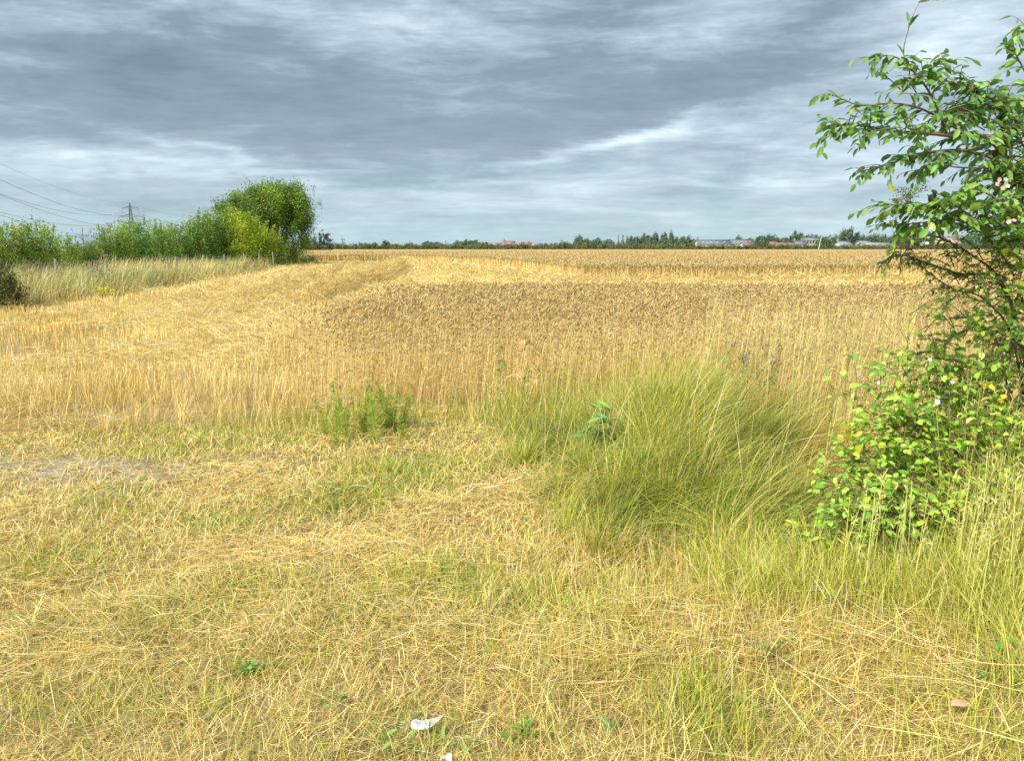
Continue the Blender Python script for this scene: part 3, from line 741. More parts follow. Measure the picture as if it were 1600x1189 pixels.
def make_crown(n, R_, Hh, clumps, csz, leaf, cols, wts=None, base=.05, prof=None, shoots=0, vert=1.5, lean=(0, 0)):
    """R_ radius, Hh height; prof(t) relative radius with height"""
    acc = Acc()
    prof = prof or (lambda t: np.sqrt(np.clip(1 - (2 * t - .9) ** 2, 0.02, 1)))
    def shp(p):
        r = np.hypot(p[:, 0], p[:, 1]); t = p[:, 2]; pr = prof(t)
        return np.where(r < pr, .25 + .75 * (r / (pr + 1e-3)) ** 2, 0)
    c, k = crown_pts(n, shp, clumps, csz)
    C = c * np.array([R_, R_, Hh * (1 - base)]) + np.array([0, 0, Hh * base])
    C[:, 0] += lean[0] * c[:, 2] * R_; C[:, 1] += lean[1] * c[:, 2] * R_
    cc = pick(clumps, cols, wts, .12)
    s = csz * R_ * rng.uniform(.6, 1.3, clumps)
    pos = C[k] + rng.standard_normal((n, 3)) * s[k][:, None] * np.array([.5, .5, .5 * vert])
    col = cc[k] * (1 + .16 * rng.standard_normal((n, 1)))
    pos[:, 2] = np.maximum(pos[:, 2], .02)
    leafcards(acc, pos, leaf * rng.uniform(.6, 1.35, n), np.clip(col, .005, .9))
    if shoots:
        for _ in range(shoots):
            a_ = random.uniform(0, 6.28); rr = R_ * math.sqrt(random.random()) * .85
            z0 = Hh * random.uniform(.72, .95); m = 40; hh = Hh * random.uniform(.10, .22)
            f = rng.random(m)
            bx, by = math.cos(a_) * rr + lean[0] * R_, math.sin(a_) * rr
            ps = np.stack([bx + rng.normal(0, .03, m) * R_ + f * .1 * R_ * random.uniform(-1, 1), by + rng.normal(0, .03, m) * R_, z0 + f * hh], -1)
            leafcards(acc, ps, leaf * rng.uniform(.6, 1.2, m), pick(m, cols, wts, .15))
    return acc
def make_trunk(hgt, rad, R_, nb=7, lean=(0, 0), col=(.16, .13, .10), twigs=0):
    acc = Acc(); S = 7
    z = np.linspace(0, hgt, S)
    p = np.stack([lean[0] * R_ * (z / hgt) + np.r_[0, rng.normal(0, .03, S - 1)] * R_, lean[1] * R_ * (z / hgt) + np.r_[0, rng.normal(0, .03, S - 1)] * R_, z], -1)
    tubes(acc, p[None], (rad * np.linspace(1, .25, S))[None], np.array([col]), 7)
    for i in range(nb):
        f = random.uniform(.15, .85); j = f * (S - 1); b = p[int(j)] * (1 - j % 1) + p[min(int(j) + 1, S - 1)] * (j % 1)
        a_ = i * 2.4 + random.uniform(-.4, .4); L = R_ * random.uniform(.5, .85)
        rise = min(L * .95, max(hgt * 1.02 - b[2], .1 * L))
        q = np.array([b + np.array([math.cos(a_) * L * s, math.sin(a_) * L * s, rise * (.75 * s + .25 * s * s)]) for s in (0, .3, .65, 1)])
        tubes(acc, q[None], (rad * (1 - f * .6) * np.array([.5, .38, .24, .1]))[None], np.array([col]), 5)
        for _ in range(twigs):
            s = random.randint(1, 3); b2 = q[s]; a2 = a_ + random.uniform(-1, 1); L2 = min(L * random.uniform(.3, .6), max(.1 * L, hgt * 1.05 - b2[2]))
            q2 = np.array([b2 + np.array([math.cos(a2) * L2 * u * .6, math.sin(a2) * L2 * u * .6, L2 * u]) for u in (0, .5, 1)])
            tubes(acc, q2[None], (rad * np.array([.16, .1, .04]))[None], np.array([col]), 3)
    return acc
def tree(name, loc, Hh, R_, n, leaf, cols, wts=None, clumps=70, csz=.35, label=None, cat='tree', group=None, mat=None, shoots=0, base=.05, prof=None, lean=(0, 0), vert=1.5, trunk=True, nb=7, rad=None):
    root = empty(name, loc, label=label, cat=cat, group=group)
    make_crown(n, R_, Hh, clumps, csz, leaf, cols, wts, base, prof, shoots, vert, lean).build('crown', mat or M_hedge, root)
    if trunk: make_trunk(Hh * .8, rad or max(.03, Hh * .018), R_, nb, lean).build('trunk', M_bark, root)
    return root
HG = [(.17, .28, .045), (.24, .36, .05), (.33, .44, .07), (.11, .18, .035), (.42, .50, .09)]
upr = lambda t: np.clip(1.0 - .75 * t ** 2.2, .12, 1) * (.75 + .25 * np.clip(t / .15, 0, 1))
protos = []
for i in range(4):
    protos.append(dict(kind=i))
# (photo px, top y) of the young trees along the hedge
HT = [(-95, 352), (-62, 350), (-32, 354), (-6, 352), (18, 350), (44, 351), (74, 349), (103, 366), (122, 376), (141, 378), (162, 360), (183, 350), (203, 347), (222, 349), (243, 350), (262, 352), (280, 347), (297, 345), (312, 338), (326, 334), (341, 331)]
HLAB = {18: 'yellowish young hedge tree at the left end of the row', 44: 'young hedge tree with two feathery tops, second from the left end', 74: 'tallest yellow topped young tree left of the dip in the hedge', 103: 'low rounded young tree just left of the dead tree',
        122: 'lowest young tree in the dip under the dead tree', 141: 'low leafy bush filling the dip right of the dead tree', 162: 'narrow young tree rising again right of the dip', 183: 'green feathery young tree left of the pylon', 203: 'young tree directly in front of the pylon', 222: 'young tree just right of the pylon',
        243: 'slim young tree between the pylon and the rising hedge end', 262: 'young tree with loose upright shoots, middle of the right hedge half', 280: 'young tree where the hedge begins to climb', 297: 'taller dark green tree below the small far pylon', 312: 'taller hedge tree right of the small far pylon', 326: 'tall dark hedge tree beside the lime bush', 341: 'tall hedge tree joining the big round tree'}
base_t = []
for v_ in range(4):
    base_t.append(tree('young_tree', (0, 0, 0), 3.0, .95, 7600, .10, HG, [[3, 3, 2, 1.5, 1.2], [2, 3, 3, 1, 2], [4, 3, 1, 2, .6], [2, 2, 3, 1, 2.5]][v_], clumps=80, csz=.30, cat='tree', group='young trees of the left hedge', shoots=7, prof=upr, vert=2.2, base=.0, rad=.04))
used = [False] * 4
for i, (px, ty) in enumerate(HT):
    c = (px - 800) / FXH
    # hedge line X = -22 - .04 (Y-34.5)
    Yv = (-22 + .04 * 34.5) / (c + .04); Xv = c * Yv
    z = (386 - ty) / FZ * Yv + EYE
    k = i % 4 if not (px in (18, 74)) else 3
    if px in (297, 312, 326, 341, 203, 162): k = 2
    o = base_t[k] if not used[k] else copy_tree(base_t[k])
    used[k] = True
    o.location = (Xv, Yv + random.uniform(-.5, .5), 0); o.rotation_euler.z = random.uniform(0, 6.28)
    s = z / 3.15; sw = max(.8, min(1.5, s)) * random.uniform(.9, 1.15) * (1.1 if Yv > 45 else 1)
    o.scale = (sw, sw, s)
    o['label'] = HLAB.get(px, 'young hedge tree outside the left edge of the view')
# dead tree
root = empty('dead_tree', at(131, 386, 43.5).xy.to_3d(), label='bare grey brown dead tree poking out of the dip in the hedge', cat='dead tree')
make_trunk(2.6, .035, .8, 14, col=(.24, .18, .17), twigs=6).build('branches', M_bark, root)
a = make_trunk(2.75, .045, .25, 3, col=(.22, .17, .16), twigs=3); a.build('trunk', M_bark, root)

# big round tree at the end of the hedge: crown shape read off its outline (leaning away from the wind)
BT = Vector(((414 - 800) / FXH * 75, 75, 0))
bigprof = lambda t: np.interp(t, [0, .1, .25, .5, .75, .9, 1], [.80, .82, .88, .98, 1.0, .88, .42])
root = empty('round_tree', BT, label='big dense round topped green tree at the end of the left hedge', cat='tree')
acc = make_crown(50000, 3.75, 7.1, 330, .17, .15, [(.19, .30, .04), (.26, .38, .045), (.36, .47, .06), (.11, .18, .03)], [3, 3, 2, 1.4], 0.0, bigprof, 16, 1.1, (.34, 0))
# upper right bulge, and lower shoulder to the left
for (cx, cz, rx, rz, n) in [(2.5, 5.7, 1.3, 1.3, 6200), (-2.2, 4.9, 1.7, 1.2, 5000), (.8, 6.3, 1.7, .8, 5200), (2.6, 4.2, 1.2, 1.1, 3000)]:
    n = int(n * 1.6); kk = 60; C = rng.normal(0, .45, (kk, 3)) * np.array([rx, 1.9, rz]) + np.array([cx, 0, cz]); cc = pick(kk, [(.13, .20, .03), (.18, .26, .035), (.10, .16, .03), (.24, .31, .05)])
    k = rng.integers(0, kk, n)
    leafcards(acc, C[k] + rng.normal(0, .30, (n, 3)), .15 * rng.uniform(.6, 1.3, n), np.clip(cc[k] * (1 + .15 * rng.standard_normal((n, 1))), .01, .9))
# twigs sticking out of the top
for (px, py, ph) in [(435, 281, 8), (458, 286, 6), (403, 293, 8), (490, 291, 7), (470, 289, 5), (500, 312, 5)]:
    c0 = at(px, py + ph + 8, 75) - BT; c1 = at(px, py, 75) - BT; m = 46; f = rng.random(m)[:, None]
    leafcards(acc, np.array(c0) * (1 - f) + np.array(c1) * f + rng.normal(0, .09, (m, 3)), .13 * rng.uniform(.6, 1.2, m), pick(m, [(.11, .16, .03), (.16, .22, .04)]))
acc.build('crown', M_hedge, root)
make_trunk(5.8, .22, 3.6, 12, (.12, 0), twigs=3).build('trunk', M_bark, root)
# dark tree behind it on the left, and the lime shrub in front
tree('round_tree', Vector(((372 - 800) / FXH * 70, 70, 0)), 5.7, 2.6, 22000, .14, [(.14, .24, .045), (.19, .31, .05), (.10, .17, .035)], None, 110, .22, 'dark green tree shouldering the big round tree on its left', 'tree', prof=lambda t: np.interp(t, [0, .5, .85, 1], [.9, 1, .7, .3]), shoots=8, base=0, vert=1.2)
tree('round_tree', Vector(((400 - 800) / FXH * 73, 73, 0)), 6.4, 2.2, 16000, .14, [(.14, .24, .045), (.19, .31, .05), (.10, .17, .035)], None, 90, .22, 'mid green tree filling the slope between the dark tree and the big one', 'tree', prof=lambda t: np.interp(t, [0, .5, .85, 1], [.9, 1, .8, .4]), shoots=6, base=0, vert=1.2)
LM = [(.42, .54, .035), (.32, .46, .035), (.52, .62, .06), (.20, .34, .03)]
root = empty('lime_shrub', Vector(((370 - 800) / FXH * 64.5, 64.5, 0)), label='bright lime yellow shrub in front of the big round tree', cat='shrub')
make_crown(30000, 3.0, 3.95, 150, .20, .13, LM, [3, 3, 2, 1.3], 0, lambda t: np.interp(t, [0, .3, .7, 1], [.85, 1, .75, .25]), 8, 1.2, (.1, 0)).build('crown', M_hedge, root)
make_trunk(2.8, .08, 2.2, 9).build('trunk', M_bark, root)
root = empty('green_shrub', Vector(((402 - 800) / FXH * 67, 67, 0)), label='yellowish green shrub between the lime shrub and the trunk of the big tree', cat='shrub')
make_crown(20000, 2.2, 3.4, 120, .22, .13, [(.28, .42, .035), (.36, .50, .04), (.20, .32, .035), (.42, .54, .05)], None, 0, lambda t: np.interp(t, [0, .3, .7, 1], [.9, 1, .75, .25]), 8, 1.2, (.1, 0)).build('crown', M_hedge, root)
make_trunk(2.6, .07, 2.0, 8).build('trunk', M_bark, root)
root = empty('bramble_bank', Vector(((452 - 800) / FXH * 82, 82, 0)), label='brown tangled scrub under the right side of the big tree at the margin end', cat='shrub')
make_crown(6000, 2.6, 1.35, 70, .22, .14, [(.34, .25, .12), (.26, .24, .09), (.42, .32, .16), (.18, .18, .06)], None, 0, lambda t: np.interp(t, [0, .6, 1], [1, .9, .4]), 0, .8).build('crown', M_hedge, root)
root = empty('dark_bush', gp(-22, 487), label='dark green bush cut by the left edge at the foot of the margin', cat='shrub')
make_crown(9000, .85, 1.32, 90, .22, .065, [(.10, .11, .03), (.15, .16, .04), (.07, .08, .025), (.24, .22, .07)], None, 0, lambda t: np.interp(t, [0, .4, .8, 1], [.95, 1, .75, .4]), 6, 1.1).build('crown', M_hedge, root)
make_trunk(1.0, .03, .7, 7).build('trunk', M_bark, root)

# tall weeds on the margin
def stalk_plant(name, loc, n, hgt, spread, cols_stem, head_cols, label, cat='plant', head=.02, group=None, leafn=0, leafcol=None, nodes=7, leaf=.06, lw=.16):
    root = empty(name, loc, label=label, cat=cat, group=group)
    lf = Acc()
    ph = rng.uniform(0, 6.28, n); h = hgt * rng.uniform(.65, 1.05, n)
    x = rng.normal(0, spread * .25, n); y = rng.normal(0, spread * .25, n)
    p = blade_path(x, y, np.zeros(n), h, ph, rng.uniform(.02, .3, n) * spread * 1.5, rng.uniform(-.1, .35, n), 6)
    for i in range(n):
        a = Acc(); hd = Acc()
        tubes(a, p[i:i + 1], h[i] * np.array([[.006, .0055, .005, .004, .003, .002]]), pick(1, cols_stem), 4)
        for _ in range(nodes):
            f = random.uniform(.6, 1.0) * 4.99; b = p[i, int(f)] * (1 - f % 1) + p[i, int(f) + 1] * (f % 1)
            L = hgt * random.uniform(.05, .16); pp = random.uniform(0, 6.28)
            q = blade_path(np.array([b[0]]), np.array([b[1]]), np.array([b[2]]), np.array([L]), np.array([pp]), np.array([random.uniform(.3, .9)]), np.array([-.3]), 3)
            tubes(a, q, np.array([[.0025, .002, .001]]) * hgt, pick(1, cols_stem), 3)
            m = 12
            leafcards(hd, q[0, -1] + rng.normal(0, head * .5, (m, 3)), np.full(m, head), pick(m, head_cols))
        st_ = a.build('stem', M_bark, root); hd.build('seed_sprays', M_grass, st_)
    if leafn:
        k = rng.integers(0, n, leafn); f = rng.uniform(0, 1, leafn) ** 1.5 * .9 * 4.99; fi = f.astype(int); fr = (f % 1)[:, None]
        b = p[k, fi] * (1 - fr) + p[k, fi + 1] * fr
        q = blade_path(b[:, 0], b[:, 1], b[:, 2], leaf * rng.uniform(.6, 1.4, leafn) * (1.2 - .6 * f / 5), rng.uniform(0, 6.28, leafn), rng.uniform(.5, 1.3, leafn), rng.uniform(0, .7, leafn), 4)
        ribbons(lf, q, unit(rng.standard_normal((leafn, 3))), np.full(leafn, leaf * lw), PROF[4], pick(leafn, leafcol))
        lf.build('leaves', M_grass, root)
    return root
DEAD = [(.28, .2, .12), (.2, .15, .1)]
for i, (px, py, Yv, hh, lab) in enumerate([(45, 455, 25, 1.25, 'brown dried dock stalks nearest the dark bush'), (62, 440, 28, 1.15, 'dried purplish weed heads left of the first fence post'), (155, 445, 27, 1.5, 'tall arching dead hogweed stalks beside the second fence post'), (125, 440, 28.5, 1.2, 'thin dead stalks between the first two fence posts'),
                                         (265, 425, 38, 1.15, 'pinkish dead willowherb heads near the third fence post'), (300, 422, 42, 1.1, 'pinkish dead willowherb heads near the fourth fence post')]):
    stalk_plant('dead_weed', Vector(((px - 800) / FXH * Yv, Yv, 0)), 6, hh, .9, DEAD, [(.36, .27, .20), (.30, .22, .15), (.42, .36, .28)], lab, 'weed', .035, 'dead weeds in the margin')
stalk_plant('yellow_flower_plant', Vector(((152 - 800) / FXH * 25.6, 25.6, 0)), 5, .36, .8, [(.3, .34, .08)], [(.78, .74, .04), (.66, .66, .05)], 'small bright yellow flowering plant at the foot of the margin', 'flower', .05)

# ================================================================== PYLONS and cables
M_pyl = build_mat('pylon_steel', (.07, .08, .09), (.12, .13, .14), .3, .7, .05)
def bar(acc, p, q, r, sides=4, col=(.2, .2, .2)):
    tubes(acc, np.array([[p, q]], float), np.full((1, 2), r), np.array([col]), sides)
ARMS = [(37.0, 7.0), (29.4, 10.2), (22.3, 7.6)]
def pylon(loc, rz, label, thick=.17):
    root = empty('electricity_pylon', loc, rz, label, 'pylon', 'pylons of the power line')
    b = Acc()
    hw = lambda z: np.interp(z, [0, 20, 36, 42], [4.0, 1.45, .85, .12])
    lv = [0, 5.5, 10.5, 15, 19, 22.3, 26, 29.4, 33, 37, 39.5, 42]
    for i in range(len(lv) - 1):
        z0, z1 = lv[i], lv[i + 1]; a0, a1 = hw(z0), hw(z1)
        cs = [(1, 1), (-1, 1), (-1, -1), (1, -1)]
        for j in range(4):
            c, d = cs[j], cs[(j + 1) % 4]
            bar(b, (c[0] * a0, c[1] * a0, z0), (c[0] * a1, c[1] * a1, z1), thick * 1.2)
            bar(b, (c[0] * a0, c[1] * a0, z0), (d[0] * a1, d[1] * a1, z1), thick * .6)
            bar(b, (d[0] * a0, d[1] * a0, z0), (c[0] * a1, c[1] * a1, z1), thick * .6)
            bar(b, (c[0] * a1, c[1] * a1, z1), (d[0] * a1, d[1] * a1, z1), thick * .5)
    b.build('tower', M_pyl, root)
    for (z, L) in ARMS:
        for s in (-1, 1):
            a = Acc(); h0 = hw(z)
            tip = (s * L, 0, z)
            for q in (1, -1):
                bar(a, (s * h0, q * h0, z), tip, thick * .8); bar(a, (s * h0, q * h0, z + 2.0), tip, thick * .7)
                bar(a, (s * (h0 + (L - h0) * .5), q * h0 * .5, z), (s * h0, q * h0, z + 2.0), thick * .4)
            bar(a, (s * (h0 + (L - h0) * .5), 0, z + 1.0), (s * (h0 + (L - h0) * .5), 0, z), thick * .4)
            arm = a.build('cross_arm', M_pyl, root)
            a = Acc(); n = 9; zz = np.linspace(z, z - 4.0, n * 2)
            rad = np.where(np.arange(n * 2) % 2 == 0, .16, .07)
            tubes(a, np.stack([np.full(n * 2, s * L), np.zeros(n * 2), zz], -1)[None], rad[None], np.array([[.2, .2, .2]]), 6)
            a.build('insulator', M_pyl, arm)
    return root
P0 = Vector((-192, 265, 0)); P1 = Vector((-353.5, 760, 0)); P2 = Vector((-401.5, 1050, 0)); P3 = Vector((-470, 1480, 0))
def yaw(a_, b_): d = (b_ - a_); return math.atan2(d.y, d.x) - math.pi / 2
ang = [yaw(P0, P1), yaw(P0, P2), yaw(P1, P3), yaw(P2, P3)]
pylon(P0, ang[0], 'lattice steel pylon outside the left edge of the view', .12)
pylon(P1, ang[1], 'lattice steel pylon standing above the young hedge trees')
pylon(P2, ang[2], 'small distant lattice pylon behind the climbing part of the hedge', .22)
def att(P, a_, lx, z): return Vector((P.x + math.cos(a_) * lx, P.y + math.sin(a_) * lx, z))
names_ = {(-1, 0): 'upper left', (1, 0): 'upper right', (-1, 1): 'middle left', (1, 1): 'middle right', (-1, 2): 'lower left', (1, 2): 'lower right'}
def cable(A, B, sag, r, label):
    a = Acc(); n = 40; tt = np.linspace(0, 1, n)
    p = np.array([A.lerp(B, f) for f in tt]); p[:, 2] -= sag * 4 * tt * (1 - tt)
    tubes(a, p[None], np.full((1, n), r), np.array([[.13, .14, .15]]), 4)
    o = a.build('power_cable', M_pyl, label=label, cat='cable', group='cables of the power line')
for (Pa, Pb, aa, ab, sag, r, w_) in [(P0, P1, ang[0], ang[1], 9.6, .075, 'near'), (P1, P2, ang[1], ang[2], 6.5, .09, 'far')]:
    for s in (-1, 1):
        for k, (z, L) in enumerate(ARMS):
            cable(att(Pa, aa, s * L, z - 4), att(Pb, ab, s * L, z - 4), sag, r, ('%s cable sweeping from the left edge to the pylon' if w_ == 'near' else '%s cable running on from the pylon behind the trees') % names_[(s, k)])
    cable(Vector((Pa.x, Pa.y, 42)), Vector((Pb.x, Pb.y, 42)), sag * .75, r * .55, 'thin earth wire from the left edge to the pylon tip' if w_ == 'near' else 'thin earth wire running on from the pylon tip')

# ================================================================== FAR HORIZON
def far_y(px, Yv): return Vector(((px - 800) / FXH * Yv, Yv, 0))
HAZE_GREEN = [(.12, .18, .11), (.155, .225, .115), (.10, .15, .10), (.19, .26, .125)]  # tree greens paled towards blue: distance haze painted in, no haze volume
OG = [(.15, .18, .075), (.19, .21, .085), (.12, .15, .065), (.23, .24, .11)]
rnd = lambda t: np.sqrt(np.clip(1 - (1.7 * t - .75) ** 2, .02, 1))
con = lambda t: np.clip(1.05 - t, .05, 1)
pop = lambda t: np.interp(t, [0, .1, .5, .9, 1], [.5, .9, 1, .6, .15])
bsh = lambda t: np.sqrt(np.clip(1 - t * t * .95, .02, 1))
lib = {}
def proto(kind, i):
    if kind == 'round': return tree('broadleaf_tree', (0, 0, 0), 10, 4.5, 2600, .9, HAZE_GREEN, None, 60, .26, prof=rnd, base=.12, mat=M_far, nb=4)
    if kind == 'conifer': return tree('conifer_tree', (0, 0, 0), 10, 2.2, 800, .6, HAZE_GREEN[:3], None, 40, .25, prof=con, base=.03, mat=M_far, nb=2)
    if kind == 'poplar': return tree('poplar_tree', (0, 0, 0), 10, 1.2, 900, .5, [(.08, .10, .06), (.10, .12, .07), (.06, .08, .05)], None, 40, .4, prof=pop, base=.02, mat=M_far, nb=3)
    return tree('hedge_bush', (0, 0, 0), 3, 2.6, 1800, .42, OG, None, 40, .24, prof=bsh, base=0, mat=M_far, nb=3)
size = dict(round=(10, 4.5), conifer=(10, 2.2), poplar=(10, 1.2), bush=(3, 2.6))
def far_tree(kind, px, top, wpx, Yv, label, group, cat='tree'):
    key = (kind, random.randint(0, 2))
    if key not in lib: lib[key] = proto(*key); o = lib[key]
    else: o = copy_tree(lib[key])
    H0, R0 = size[kind]
    z = (386 - top) / FZ * Yv + EYE; rr = wpx / 2 / FXH * Yv
    o.location = far_y(px, Yv); o.rotation_euler.z = random.uniform(0, 6.28)
    o.scale = (rr / R0, rr / R0, z / H0)
    o['label'] = label; o['group'] = group; o['category'] = cat
# named trees on the skyline
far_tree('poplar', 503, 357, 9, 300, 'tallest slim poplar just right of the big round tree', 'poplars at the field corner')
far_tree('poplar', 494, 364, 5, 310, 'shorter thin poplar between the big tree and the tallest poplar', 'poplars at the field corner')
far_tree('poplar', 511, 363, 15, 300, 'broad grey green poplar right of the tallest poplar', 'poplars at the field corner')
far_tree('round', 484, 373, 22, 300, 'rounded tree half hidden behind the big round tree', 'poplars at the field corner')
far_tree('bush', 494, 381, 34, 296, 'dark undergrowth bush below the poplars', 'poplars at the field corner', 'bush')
SK = [('round', 568, 380, 10), ('round', 578, 382, 12), ('round', 604, 377, 13), ('round', 620, 382, 12), ('round', 637, 382, 12), ('round', 650, 383, 10), ('round', 670, 378, 16), ('round', 684, 379, 12), ('conifer', 696, 375.5, 5),
      ('round', 716, 377, 14), ('round', 731, 375.5, 15), ('round', 743, 376, 12), ('round', 758, 379, 10), ('round', 772, 382, 12), ('round', 850, 381, 14), ('round', 865, 380, 12), ('conifer', 838, 380, 6), ('round', 888, 380, 12),
      ('round', 903, 370, 15), ('round', 915, 373, 14), ('round', 926, 376, 12), ('round', 935, 373, 10), ('conifer', 943, 371.5, 7), ('round', 952, 375, 14), ('conifer', 966, 365.5, 4.5), ('conifer', 973, 364.5, 7), ('conifer', 979, 366.5, 6), ('round', 985, 369, 10),
      ('round', 995, 370, 14), ('round', 1008, 367, 13), ('round', 1015, 372, 14), ('round', 1023, 365.5, 9), ('round', 1037, 365, 9), ('round', 1049, 364, 8), ('round', 1032, 373, 16), ('round', 1045, 374, 16), ('round', 1060, 370.5, 13), ('round', 1072, 369, 13), ('round', 1082, 375, 12),
      ('round', 1155, 370.5, 12), ('round', 1172, 372, 10), ('round', 1187, 370, 14), ('round', 1198, 368.5, 15), ('round', 1210, 369.5, 15), ('round', 1222, 373, 12), ('round', 1232, 371, 12), ('round', 1244, 363.5, 17), ('round', 1260, 369, 13), ('round', 1271, 366.5, 10),
      ('round', 1308, 367, 12), ('round', 1345, 369, 14), ('round', 1361, 368.5, 18), ('round', 1376, 366, 14), ('round', 1390, 369, 14), ('round', 1410, 370, 20), ('round', 1432, 368, 20), ('round', 1500, 368, 22), ('round', 1525, 366, 24), ('round', 1550, 370, 22), ('round', 1580, 368, 22), ('round', 1610, 369, 22), ('round', 1640, 368, 24)]
def where(px):
    if px < 600: return 'just right of the wooden utility pole'
    if px < 700: return 'left of the small pointed conifer on the left skyline'
    if px < 775: return 'left of the orange red roofs'
    if px < 895: return 'right of the orange red roofs'
    if px < 990: return 'in the wood around the pointed conifers'
    if px < 1085: return 'in the wood left of the long slate terrace'
    if px < 1180: return 'behind the long slate terrace'
    if px < 1236: return 'behind the small white bungalow'
    if px < 1300: return 'behind the large brick house'
    if px < 1400: return 'beyond the low cream barn'
    return 'behind the brambles on the right skyline'
SP = {(966): 'left one of the three pointed conifers above the wood', 973: 'tallest middle one of the three pointed conifers', 979: 'right one of the three pointed conifers', 696: 'small lone pointed conifer on the left skyline', 943: 'short conifer left of the three pointed ones', 838: 'tiny conifer right of the orange red roofs',
      903: 'tall rounded tree at the left end of the wood', 1244: 'tallest bushy tree left of the large brick house', 1023: 'round headed tree standing proud left of its two twins', 1037: 'middle one of three round headed trees above the wood', 1049: 'right one of three round headed trees above the wood', 731: 'largest round tree left of the orange red roofs', 604: 'first big rounded tree right of the utility pole'}
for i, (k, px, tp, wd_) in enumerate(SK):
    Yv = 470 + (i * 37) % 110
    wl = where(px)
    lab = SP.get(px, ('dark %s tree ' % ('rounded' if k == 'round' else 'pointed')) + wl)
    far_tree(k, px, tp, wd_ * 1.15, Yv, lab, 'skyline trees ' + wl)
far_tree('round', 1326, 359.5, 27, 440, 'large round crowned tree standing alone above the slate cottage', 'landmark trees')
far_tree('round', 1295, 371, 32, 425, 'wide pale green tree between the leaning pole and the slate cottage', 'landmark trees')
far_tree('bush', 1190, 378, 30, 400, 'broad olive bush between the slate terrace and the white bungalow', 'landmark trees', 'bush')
# the hedge at the far end of the wheat: a line of separate bushes
px = 516.0
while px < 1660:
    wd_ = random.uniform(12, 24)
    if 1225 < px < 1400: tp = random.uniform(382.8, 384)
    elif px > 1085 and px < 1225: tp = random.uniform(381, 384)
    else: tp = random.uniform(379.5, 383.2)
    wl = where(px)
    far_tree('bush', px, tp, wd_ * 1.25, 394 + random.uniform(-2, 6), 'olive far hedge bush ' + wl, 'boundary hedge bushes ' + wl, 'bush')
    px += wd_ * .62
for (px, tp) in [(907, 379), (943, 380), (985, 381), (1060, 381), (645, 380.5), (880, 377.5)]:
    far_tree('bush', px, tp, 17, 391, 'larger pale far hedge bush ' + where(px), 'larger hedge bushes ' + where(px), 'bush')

# ---- far buildings
M_wall = leaf_mat('wall_render', 0, .9, .1, noise_scale=1.2)
M_roof = leaf_mat('roof_tiles', 0, .8, .2, noise_scale=2.5)
M_glass = build_mat('window_glass', (.05, .06, .07), (.09, .10, .11), 1, .2, 0)
def boxa(acc, x0, x1, y0, y1, z0, z1, col):
    v = [(x0, y0, z0), (x1, y0, z0), (x1, y1, z0), (x0, y1, z0), (x0, y0, z1), (x1, y0, z1), (x1, y1, z1), (x0, y1, z1)]
    acc.add(v, q=[(0, 3, 2, 1), (4, 5, 6, 7), (0, 1, 5, 4), (1, 2, 6, 5), (2, 3, 7, 6), (3, 0, 4, 7)], c=col)
SLATE = (.16, .18, .19); RED = (.42, .12, .07); ORED = (.40, .19, .14); BRICK = (.30, .20, .14); CREAM = (.58, .52, .38); WHITE = (.78, .76, .72); BRN = (.30, .19, .14)
